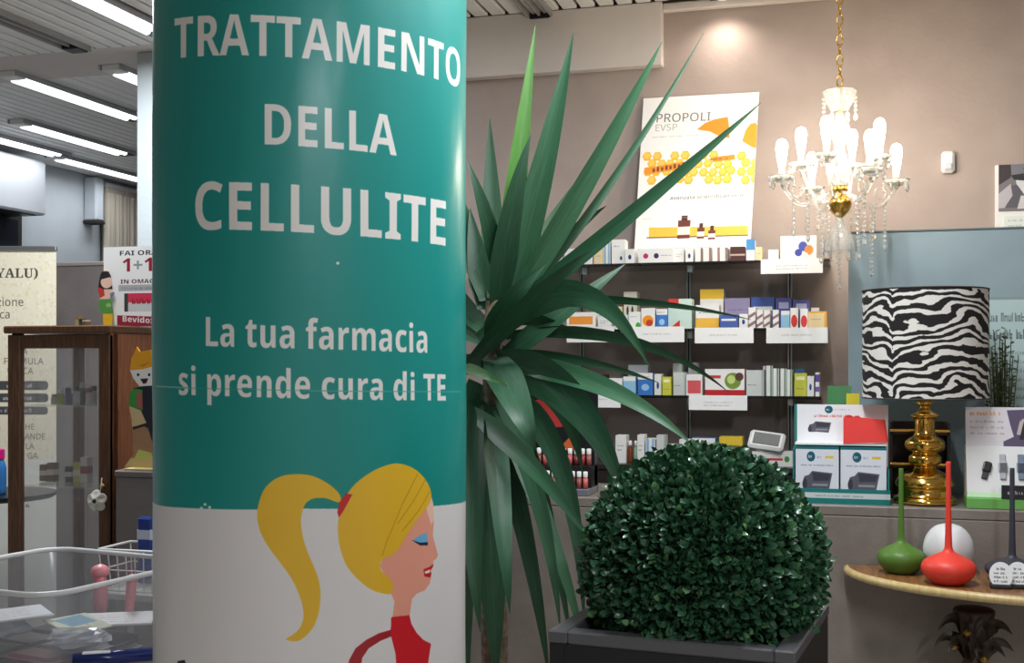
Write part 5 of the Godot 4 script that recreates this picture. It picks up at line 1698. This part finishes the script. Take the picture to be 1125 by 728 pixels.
func cabinet() -> void:
	var z := P(62, 480, 3.95).z
	var xl := W(8, 400, z).x
	var xr := W(120, 400, z).x
	var top := W(62, 357.5, z).y
	var w := xr - xl
	var dp := 0.40
	var s := 0.05
	var t := thing("display_cabinet", "dark brown wooden cabinet with glass doors beside the totem", "display cabinet", Vector3((xl + xr) / 2, 0, z - dp / 2))
	var dk := wood(c8(76, 50, 32), c8(118, 80, 52), 21, 0.4)
	var lit_wood := wood(c8(120, 70, 40), c8(160, 102, 62), 22, 0.4)  # same wood as the frame; paler, with light put into the colour
	obj("top_board", box(w + 0.02, 0.025, dp + 0.02, 0.004), dk, t, Vector3(0, top - 0.025, 0))
	obj("plinth", box(w, 0.3, dp, 0.004), dk, t)
	for sx in [-1, 1]:
		for sz in [-1, 1]:
			obj("post", box(0.03, top - 0.325, 0.03, 0.002), dk, t, Vector3(sx * (w / 2 - 0.015), 0.3, sz * (dp / 2 - 0.035)))
	obj("side_panel", box(0.016, top - 0.325, dp - 0.01, 0.001), lit_wood, t, Vector3(w / 2 - 0.008, 0.3, 0))
	# framed door
	var dr := obj("door", box(s, top - 0.33, 0.022, 0.003), dk, t, Vector3(-w / 2 + s / 2, 0.3, dp / 2 - 0.011))
	obj("stile", box(0.042, top - 0.33, 0.022, 0.003), dk, dr, Vector3(w - s / 2 - 0.021, 0, 0))
	obj("top_rail", box(w - s - 0.042, 0.046, 0.021, 0.003), dk, dr, Vector3((w - 0.042) / 2 + 0.0, top - 0.376, 0))
	obj("bottom_rail", box(w - s - 0.042, 0.06, 0.021, 0.003), dk, dr, Vector3((w - 0.042) / 2, 0, 0))
	obj("glass_pane", box(w - s - 0.042, top - 0.436, 0.004, 0.0), M.clear, dr, Vector3((w - 0.042) / 2, 0.06, -0.004))
	var kn := mb(true)
	lathe(kn, curve([[0.0, 0.0], [0.007, 0.002], [0.009, 0.01], [0.0, 0.016]], 2), 12)
	obj("knob", done(kn), mat(c8(170, 140, 80), 0.3, 0.9), dr, Vector3(w - s / 2 - 0.021, 0.75, 0.011), Basis(Vector3.RIGHT, PI / 2))
	obj("side_glass", box(0.004, top - 0.345, dp - 0.1, 0.0), M.clear, t, Vector3(-w / 2 + 0.012, 0.31, 0))
	obj("back_glass", box(w - 0.07, top - 0.345, 0.004, 0.0), M.clear, t, Vector3(0, 0.31, -dp / 2 + 0.02))
	var ys := [W(75, 443, z - 0.2).y, W(75, 528, z - 0.2).y]
	for y in ys:
		obj("glass_shelf", box(w - 0.07, 0.006, dp - 0.09, 0.0), glass(Color(0.8, 0.95, 0.88), 0.12), t, Vector3(0, y - 0.006, 0))
	# goods inside: small jars and cartons
	var zi := z - 0.17
	var cols := [c8(206, 206, 196), c8(190, 196, 80), c8(120, 104, 160), c8(210, 212, 208), c8(60, 60, 66), c8(160, 170, 150), c8(222, 222, 218), c8(120, 90, 60)]
	var lids := [c8(180, 170, 120), c8(230, 230, 220), c8(90, 80, 130), c8(40, 40, 44), c8(200, 200, 200), c8(90, 120, 80), c8(150, 40, 60), c8(220, 210, 190)]
	var wordsc := ["ivory", "lime green", "violet", "silver", "charcoal", "sage", "white", "brown"]
	var spots := [[60, 433, 0, 0], [67, 428, 1, 0], [75, 426, 2, 0], [70, 436, 1, 1], [84, 424, 3, 0], [91, 420, 4, 1], [98, 426, 6, 0], [103, 424, 3, 1], [80, 434, 5, 1], [50, 510, 7, 2], [58, 508, 7, 2], [78, 512, 4, 2], [87, 508, 1, 2], [95, 502, 6, 2]]
	for q in spots:
		var low: bool = q[3] == 2
		var zz := zi - (0.09 if q[3] == 1 else 0.0)
		var base: float = ys[1] if low else ys[0]
		var p := W(q[0], 440, zz)
		var h := maxf(W(q[0], q[1], zz).y - base, 0.03)
		if low:
			var o := thing("soap_box", "small %s carton on the lower shelf in the wooden cabinet" % wordsc[q[2]], "carton", Vector3(p.x, base + 0.0005, zz), "small packs in the wooden cabinet")
			obj("carton", box(0.028, h, 0.03, 0.001), mat(cols[q[2]], 0.5), o)
			obj("label_band", box(0.0285, h * 0.3, 0.0305, 0.0), mat(lids[q[2]], 0.5), o, Vector3(0, h * 0.35, 0))
		else:
			var o := thing("cosmetic_jar", "small %s jar%s on the upper shelf in the wooden cabinet" % [wordsc[q[2]], " set back" if q[3] == 1 else ""], "jar", Vector3(p.x, base + 0.0005, zz), "small packs in the wooden cabinet")
			obj("jar_body", turned([[0.0, 0], [0.012, 0], [0.0125, 0.004], [0.0125, h * 0.66], [0.009, h * 0.72], [0.009, h * 0.75]], 14), mat(cols[q[2]], 0.3), o)
			obj("lid", turned([[0.01, h * 0.73], [0.0105, h * 0.74], [0.0105, h], [0.0, h + 0.001]], 14, false), mat(lids[q[2]], 0.4), o)
	# fabric flower hanging on the door edge
	var fp := W(106, 550, z + 0.03)
	var fl := thing("fabric_flower", "white fabric flower with dark centre hanging on the cabinet door", "ornament", fp)
	for i in 5:
		var f := TAU * i / 5 + 0.4
		var pm := mb(true)
		lathe(pm, curve([[0.0, -0.004], [0.014, -0.002], [0.018, 0.004], [0.012, 0.005], [0.0, 0.001]], 2), 12)
		obj("petal", done(pm), mat(c8(226, 224, 212), 0.9), fl, Vector3(cos(f) * 0.021, sin(f) * 0.019, 0.0), Basis(Vector3(cos(f + 1.57), sin(f + 1.57), 0), 0.5) * Basis(Vector3.RIGHT, PI / 2))
	obj("centre", turned(curve([[0.0, -0.006], [0.011, -0.003], [0.011, 0.004], [0.0, 0.008]], 2), 12), mat(c8(46, 52, 40), 0.8), fl, Vector3(0, 0, 0.006), Basis(Vector3.RIGHT, PI / 2))
	var rb := mb(true)
	tube(rb, [Vector3(0.006, 0.01, -0.006), Vector3(0.012, 0.05, -0.008), Vector3(0.012, 0.075, -0.012)], 0.0035, 6, 0.3)
	obj("ribbon", done(rb), mat(c8(214, 210, 196), 0.9), fl)
	# on top of the cabinet
	var zt := z - 0.1
	for i in 3:
		var q := W(87 + i * 8, 352, zt)
		var o := thing("cream_tub", ["small beige tub", "small dark green tub", "low brown tub"][i] + " on top of the wooden cabinet", "tub", Vector3(q.x, top, zt + i * 0.02))
		var hh: float = [0.034, 0.024, 0.02][i]
		obj("jar_body", turned([[0.0, 0], [0.013, 0], [0.013, hh * 0.7], [0.0, hh * 0.72]], 16, false), mat([c8(200, 186, 150), c8(70, 90, 56), c8(130, 104, 74)][i], 0.4), o)
		obj("lid", turned([[0.0138, hh * 0.7], [0.0138, hh], [0.0, hh]], 16, false), mat([c8(150, 130, 80), c8(40, 50, 36), c8(210, 200, 180)][i], 0.4), o)

func promo_and_figures() -> void:
	var z := P(62, 480, 3.95).z - 0.16
	var top := W(62, 357.5, P(62, 480, 3.95).z).y
	var a := W(115, 350, z)
	var b := W(206, 350, z)
	var h := W(140, 271, z).y - top
	var w := b.x - a.x
	# frame of the crop: x 165..(700), y 70..640 stands for px 115..206
	var cv := Canvas.new(1100, 1024, c8(240, 240, 238))
	var sx := 1100.0 / (91 * 6.62)
	var sy := 1024.0 / (86 * 6.62)
	var q := func(x: float, y: float) -> Vector2: return Vector2((x - 165) * sx, (y - 72) * sy)
	text_on(cv, "FAI ORA", q.call(285, 135), q.call(560, 135), 60, c8(60, 50, 52))
	text_on(cv, "1", q.call(305, 250), q.call(360, 250), 170, c8(150, 24, 44))
	text_on(cv, "+", q.call(385, 250), q.call(450, 250), 170, c8(150, 150, 152))
	text_on(cv, "1", q.call(465, 250), q.call(520, 250), 170, c8(150, 24, 44))
	text_on(cv, "IN OMAGGIO", q.call(290, 335), q.call(640, 335), 52, c8(90, 44, 52))
	cv.rect(q.call(275, 0).x, q.call(0, 345).y, 1100, q.call(0, 390).y, c8(176, 178, 182))
	smudge(cv, q.call(300, 0).x, q.call(0, 378).y, 1080, 34, c8(130, 132, 138))
	cv.rect(q.call(318, 0).x, q.call(0, 405).y, 1080, q.call(0, 535).y, c8(206, 206, 208))
	cv.rect(q.call(318, 0).x, q.call(0, 405).y, q.call(345, 0).x, q.call(0, 535).y, c8(60, 60, 66))
	cv.rect(q.call(345, 0).x, q.call(0, 405).y, 1080, q.call(0, 470).y, c8(214, 54, 84))
	smudge(cv, q.call(372, 0).x, q.call(0, 480).y, 1060, 90, c8(160, 30, 56))
	cv.poly([q.call(265, 560), q.call(900, 590), q.call(900, 690), q.call(265, 640)], c8(150, 36, 58))
	text_on(cv, "Bevidox", q.call(305, 605), q.call(540, 622), 74, c8(240, 236, 236))
	var pr := thing("promotion_card", "white cardboard sign reading FAI ORA 1+1 on the cabinet", "sign", Vector3((a.x + b.x) / 2, top, z))
	obj("panel", board(w, h, 0.006), printed(cv.tex(), 0.5), pr)
	obj("strut", box(0.05, h * 0.6, 0.004, 0.0), M.paper, pr, Vector3(0, 0, -0.03), Basis(Vector3.RIGHT, 0.2))
	# printed girl cut out beside the lettering
	var cg := Canvas.new(512, 1600, c8(60, 140, 70))
	cg.rect(0, 0, 512, 520, c8(40, 34, 34))
	cg.ell(250, 300, 150, 190, c8(240, 200, 180))
	cg.poly([Vector2(60, 0), Vector2(512, 0), Vector2(512, 420), Vector2(420, 300), Vector2(330, 170), Vector2(120, 230), Vector2(60, 420)], c8(40, 34, 34))
	cg.rect(0, 520, 512, 800, c8(236, 196, 176))
	cg.poly([Vector2(0, 430), Vector2(180, 520), Vector2(200, 700), Vector2(0, 820)], c8(200, 60, 56))
	cg.poly([Vector2(512, 560), Vector2(330, 640), Vector2(360, 800), Vector2(512, 820)], c8(110, 130, 180))
	cg.rect(0, 800, 512, 1230, c8(88, 150, 70))
	cg.ell(300, 980, 70, 60, c8(140, 190, 110))
	cg.rect(0, 1230, 512, 1600, c8(238, 190, 40))
	var gl := PackedVector2Array()
	for v in [[190, 590], [262, 590], [270, 520], [262, 430], [245, 385], [285, 350], [265, 310], [255, 260], [252, 215], [232, 182], [205, 175], [175, 185], [160, 215], [150, 270], [140, 320], [160, 370], [145, 430], [155, 480], [185, 500]]:
		gl.append(Vector2((v[0] - 205) / 6.62 * 3.9 / F, (600 - v[1]) / 6.62 * 3.9 / F))
	var gr := Rect2(gl[9].x - 0.045, 0, 0.08, 0.19)
	obj("cutout_girl", slab(gl, 0.003, gr), printed(cg.tex(), 0.5), pr, Vector3(-w / 2 + 0.012, 0, 0.012))
	var sm := W(100, 352, z + 0.1)
	# grey pedestal with a cut-out boy
	var zp := P(150, 517, 3.72).z
	var p0 := W(127, 517, zp)
	var p1 := W(215, 517, zp)
	var ph := W(150, 517, zp).y
	var pd := thing("display_pedestal", "grey-brown pedestal between the wooden cabinet and the totem", "pedestal", Vector3((p0.x + p1.x) / 2, 0, zp - 0.1))
	obj("body", box(p1.x - p0.x, ph - 0.02, 0.2, 0.003), M.taupe, pd)
	obj("top", box(p1.x - p0.x + 0.008, 0.02, 0.208, 0.004), M.taupe, pd, Vector3(0, ph - 0.02, 0))
	var k := 3.72 / F
	var cb := Canvas.new(640, 1380, c8(150, 112, 76))
	# drawing frame: x 130..450, y 90..690
	var g := func(x: float, y: float) -> Vector2: return Vector2((x - 130) * 2.0, (y - 90) * 2.3)
	var pg := func(pts: Array, col: Color) -> void:
		var r := []
		for i in range(0, pts.size(), 2):
			r.append(g.call(pts[i], pts[i + 1]))
		cb.poly(r, col)
	pg.call([130, 90, 450, 90, 450, 210, 130, 210], c8(240, 168, 36))
	pg.call([150, 208, 240, 202, 290, 190, 330, 205, 450, 200, 450, 300, 150, 300], c8(240, 238, 234))
	for e in [[217, 228, 7], [277, 228, 7]]:
		var cc: Vector2 = g.call(e[0], e[1])
		cb.ell(cc.x, cc.y, e[2] * 2.0, e[2] * 2.4, c8(30, 28, 28))
	pg.call([228, 248, 272, 245, 262, 268, 245, 272], c8(60, 30, 34))
	for e in [[[222, 186], [262, 176]], [[240, 190], [275, 168]]]:
		cb.line(g.call(e[0][0], e[0][1]), g.call(e[1][0], e[1][1]), 8, c8(190, 120, 20))
	pg.call([130, 290, 450, 270, 450, 480, 130, 480], c8(34, 36, 50))
	pg.call([160, 290, 240, 300, 240, 400, 160, 400], c8(60, 150, 66))
	pg.call([208, 315, 238, 310, 242, 392, 206, 380], c8(170, 96, 86))
	pg.call([150, 372, 232, 400, 262, 458, 185, 480, 150, 480], c8(214, 190, 140))
	pg.call([150, 480, 250, 470, 290, 520, 300, 640, 150, 640], c8(168, 128, 96))
	pg.call([262, 455, 320, 470, 330, 600, 290, 540], c8(34, 36, 50))
	pg.call([186, 478, 262, 462, 266, 470, 190, 492], c8(50, 40, 34))
	pg.call([190, 640, 220, 585, 290, 600, 300, 650], c8(196, 206, 110))
	pg.call([130, 630, 450, 620, 450, 690, 130, 690], c8(206, 186, 128))
	var bl := PackedVector2Array()
	for v in [[140, 672], [310, 680], [420, 676], [400, 640], [400, 480], [420, 330], [390, 270], [400, 200], [385, 150], [340, 122], [280, 110], [225, 118], [208, 94], [196, 124], [178, 150], [172, 208], [190, 246], [226, 286], [190, 292], [168, 325], [166, 372], [180, 440], [190, 560], [190, 610]]:
		bl.append(Vector2((v[0] - 230) / 4.29 * k, (680 - v[1]) / 4.29 * k))
	var fp := W(100 + 230 / 4.29, 518, zp - 0.05)
	var fg := thing("cutout_boy", "cardboard cut-out boy with orange hair on the grey pedestal", "cut-out figure", Vector3(fp.x, ph, zp - 0.06))
	obj("figure", slab(bl, 0.006, Rect2((130 - 230) / 4.29 * k, -10 / 4.29 * k, 320 / 4.29 * k, 600 / 4.29 * k)), printed(cb.tex(), 0.5), fg)
	obj("foot", box(0.12, 0.006, 0.07, 0.001), mat(c8(206, 186, 128), 0.6), fg, Vector3(0.03, 0, 0.02))
	# small white wire basket and blue packet
	var wy := H(140, 600, 0.905)
	var c := Vector3(W(160, 600, wy.z).x, 0, wy.z)
	var wb := thing("wire_basket", "small white wire basket between the clear tub and the totem", "basket", Vector3(c.x, 0.787, c.z))
	var st := mb(true)
	var rw := 0.105
	var rd := 0.08
	var ring := func(y: float, s: float) -> Array:
		return [Vector3(-rw * s, y, -rd * s), Vector3(rw * s, y, -rd * s), Vector3(rw * s, y, rd * s), Vector3(-rw * s, y, rd * s), Vector3(-rw * s, y, -rd * s)]
	tube(st, ring.call(0.12, 1.0), 0.004, 6)
	tube(st, ring.call(0.06, 0.95), 0.0025, 6)
	tube(st, ring.call(0.0, 0.9), 0.003, 6)
	for i in 8:
		var x := lerpf(-rw, rw, i / 7.0)
		for s in [-1, 1]:
			tube(st, [Vector3(x * 0.9, 0, s * rd * 0.9), Vector3(x, 0.12, s * rd)], 0.002, 5)
		tube(st, [Vector3(x * 0.9, 0, -rd * 0.9), Vector3(x * 0.9, 0, rd * 0.9)], 0.002, 5)
	obj("wires", done(st), M.white, wb)
	var pk := thing("blue_packet", "upright blue and white packet in the small wire basket", "packet", Vector3(c.x - 0.0, 0.792, c.z - 0.03))
	pk.position.x = W(161, 580, c.z - 0.03).x
	obj("packet", box(0.05, 0.2, 0.03, 0.006), mat(c8(36, 62, 140), 0.3), pk)
	obj("label_band", box(0.051, 0.035, 0.031, 0.004), mat(c8(196, 206, 226), 0.4), pk, Vector3(0, 0.13, 0))
	var wt := thing("basket_stand", "plain stand carrying the small white wire basket", "stand", Vector3(c.x, 0, c.z))
	obj("top", box(0.24, 0.02, 0.19, 0.003), M.white, wt, Vector3(0, 0.764, 0))
	for ex in [-1, 1]:
		for sz in [-1, 1]:
			obj("leg", box(0.015, 0.764, 0.015, 0.002), M.white, wt, Vector3(ex * 0.105, 0, sz * 0.08))

func basket() -> void:
	var rim := 0.946
	var far := H(60, 604, rim)
	var near := H(50, 652, rim)
	var mid := (far + near) / 2
	mid.y = 0
	var half := (far - near).length() / 2 / sqrt(2.0) * 1.12
	var dir := Vector3(far.x - near.x, 0, far.z - near.z).normalized()
	var ang := atan2(dir.x, dir.z) + PI / 4
	var bs := Basis(Vector3.UP, ang)
	var y0 := 0.66
	var t := thing("clear_tub", "large clear plastic tub with a pale rim full of samples and leaflets", "tub", Vector3(mid.x, y0, mid.z))
	t.basis = bs
	var loop := func(s: float, y: float) -> Array:
		var r := []
		var rc := 0.075
		for c in 4:
			var cc := Vector3([1, -1, -1, 1][c] * (half * s - rc), y, [1, 1, -1, -1][c] * (half * s - rc))
			for i in 7:
				var f := PI / 2 * c + PI / 2 * i / 6
				r.append(cc + Vector3(cos(f) * rc, 0, sin(f) * rc))
		r.append(r[0])
		return r
	var plastic := mat(Color(c8(176, 180, 186), 0.4), 0.18)
	plastic.transparency = BaseMaterial3D.TRANSPARENCY_ALPHA
	var st := mb(true)
	var levels := [[0.86, 0.0], [0.9, 0.1], [0.95, 0.22], [1.0, rim - y0]]
	for i in 3:
		var lo: Array = loop.call(levels[i][0], levels[i][1])
		var hi: Array = loop.call(levels[i + 1][0], levels[i + 1][1])
		for j in lo.size() - 1:
			quad(st, lo[j + 1], lo[j], hi[j], hi[j + 1])
	var fl: Array = loop.call(0.86, 0.0)
	for j in fl.size() - 1:
		tri(st, Vector3.ZERO, fl[j], fl[j + 1])
	obj("walls", done(st), plastic, t)
	var rm := mb(true)
	tube(rm, loop.call(1.005, rim - y0), 0.0065, 8)
	obj("rim", done(rm), mat(c8(226, 228, 230), 0.3), t)
	var sd := thing("tub_stand", "low grey stand under the clear plastic tub", "stand", Vector3(mid.x, 0, mid.z))
	sd.basis = bs
	obj("block", box(half * 1.7, y0 - 0.002, half * 1.7, 0.004), mat(c8(90, 90, 94), 0.5), sd)
	# contents, from the bottom up
	var item := func(called: String, label: String, cat: String, px: float, py: float, y: float, size: Vector3, col: Color, turn: float, tip: float, rough := 0.4) -> Node3D:
		var p := H(px, py, y)
		var o := thing(called, label, cat, p, "samples in the clear tub")
		o.basis = Basis(Vector3.UP, turn) * Basis(Vector3.RIGHT, tip)
		obj("pack", box(size.x, size.y, size.z, minf(size.y * 0.4, 0.006)), mat(col, rough), o)
		return o
	var cols := [c8(40, 40, 48), c8(120, 122, 128), c8(52, 58, 84), c8(30, 30, 34), c8(150, 150, 156), c8(70, 66, 72), c8(96, 30, 44), c8(44, 52, 60)]
	var word := ["black", "grey", "navy", "jet black", "silver", "brown grey", "wine red", "slate"]
	for i in 24:
		var lay := i / 6
		var at := Vector3(((i % 2) - 0.5) * 0.165, 0.014 + lay * 0.0265, ((i % 6) / 2 - 1) * 0.105)
		if lay % 2 == 1:
			at = Vector3(at.z, at.y, at.x)
		var o := thing("sample_pouch", "%s sample pouch lying in the clear plastic tub" % word[i % 8], "pouch", mid + Vector3(0, y0, 0) + bs * at, "samples in the clear tub")
		o.basis = bs * Basis(Vector3.UP, (PI / 2 if lay % 2 == 1 else 0.0) + 0.1 * sin(i * 1.7)) * Basis(Vector3.RIGHT, 0.05 * sin(i * 2.2))
		obj("pouch", box(0.145, 0.02, 0.09, 0.009), mat(cols[i % 8], 0.3), o)
		obj("seal_edge", box(0.153, 0.003, 0.093, 0.001), mat(cols[i % 8].lightened(0.3), 0.4), o, Vector3(0, 0.009, 0))
	var yl := 0.79
	for q in [["leaflet", "white folded leaflet with faint red print in the clear tub", 122, 688, 0.10, 0.2, 0.12, c8(240, 240, 242)], ["leaflet", "pale yellow and blue leaflet in the clear tub", 62, 690, 0.10, -0.9, 0.06, c8(214, 218, 190)], ["leaflet", "crumpled white leaflet at the rim of the clear tub", 15, 682, 0.10, 0.7, 0.1, c8(228, 230, 236)]]:
		yl += 0.016
		var p := H(q[2], q[3], yl)
		var o := thing(q[0], q[1], "leaflet", p, "samples in the clear tub")
		o.basis = B * Basis(Vector3.UP, q[5]) * Basis(Vector3.RIGHT, q[6])
		var cv := Canvas.new(512, 256, q[7])
		for i in 4:
			smudge(cv, 60, 60 + i * 44, 400, 16, [c8(170, 170, 180), c8(200, 110, 110)][i % 2])
		if q[2] == 62:
			cv.poly([Vector2(20, 40), Vector2(300, 20), Vector2(330, 180), Vector2(60, 220)], c8(110, 160, 186))
		obj("sheet", board(0.19, q[4], 0.003), printed(cv.tex(), 0.6), o, Vector3(0, 0.0, 0), Basis(Vector3.RIGHT, -PI / 2))
		obj("fold", box(0.19, 0.006, 0.006, 0.002), mat(q[7], 0.6), o)
	# crumpled cellophane bags
	var film := mat(Color(c8(206, 212, 222), 0.55), 0.12)
	film.transparency = BaseMaterial3D.TRANSPARENCY_ALPHA
	for i in 2:
		var p := H([86, -4][i], [711, 700][i], 0.788)
		var bg := thing("cellophane_bag", ["crumpled clear bag beside the navy tube in the clear tub", "crumpled clear bag at the banner side of the clear tub"][i], "bag", p, "samples in the clear tub")
		var nz := FastNoiseLite.new()
		nz.seed = 40 + i
		nz.frequency = 1.3
		var st4 := mb(false)
		var pt := func(a: int, b: int) -> Vector3:
			var la := PI * a / 10.0 - PI / 2
			var lo := TAU * (b % 16) / 16.0
			var v := Vector3(cos(la) * cos(lo), sin(la), cos(la) * sin(lo))
			return v * Vector3(0.075, 0.022, 0.055) * (1.0 + 0.5 * nz.get_noise_3dv(v * 1.6)) + Vector3(0, 0.024, 0)
		for a in 10:
			for b in 16:
				quad(st4, pt.call(a, b + 1), pt.call(a, b), pt.call(a + 1, b), pt.call(a + 1, b + 1))
		obj("film", done(st4), film, bg)
	var np := H(132, 722, 0.79)
	var nv := thing("blue_tube_pack", "long navy blue tube pack lying in the clear tub", "pack", np, "samples in the clear tub")
	nv.basis = B * Basis(Vector3.UP, 0.25)
	var tb := mb(true)
	tube(tb, [Vector3(-0.1, 0, 0), Vector3(0.1, 0.004, 0)], 0.016, 12)
	obj("tube_body", done(tb), mat(c8(34, 50, 116), 0.2), nv)
	obj("tube_label", box(0.06, 0.003, 0.02, 0.001), mat(c8(220, 222, 230), 0.4), nv, Vector3(-0.05, 0.0145, 0.006))
	for i in 2:
		var p := H([110, 141][i], [674, 680][i], 0.80)
		var tp := P([110, 145][i], [628, 636][i], (B.inverse() * (p - EYE)).z * -1.0 + 0.02)
		var sk := thing("pink_stick", ["round-headed pink stick standing in the clear tub", "slim pink stick standing near the totem in the clear tub"][i], "stick", p, "samples in the clear tub")
		var sm := mb(true)
		var e := tp - p
		tube(sm, [Vector3.ZERO, e * 0.35, e * 0.7, e], [0.016, 0.02, 0.017, 0.015] if i == 0 else [0.012, 0.011, 0.013, 0.012], 12)
		obj("handle", done(sm), mat(c8(222, 130, 140), 0.4), sk)
		obj("head", turned(curve([[0.0, -0.022], [0.018, -0.012], [0.024, 0.0], [0.018, 0.014], [0.0, 0.022]], 3), 18), mat(c8(232, 150, 158), 0.4), sk, e).scale = Vector3.ONE * (1.0 if i == 0 else 0.65)
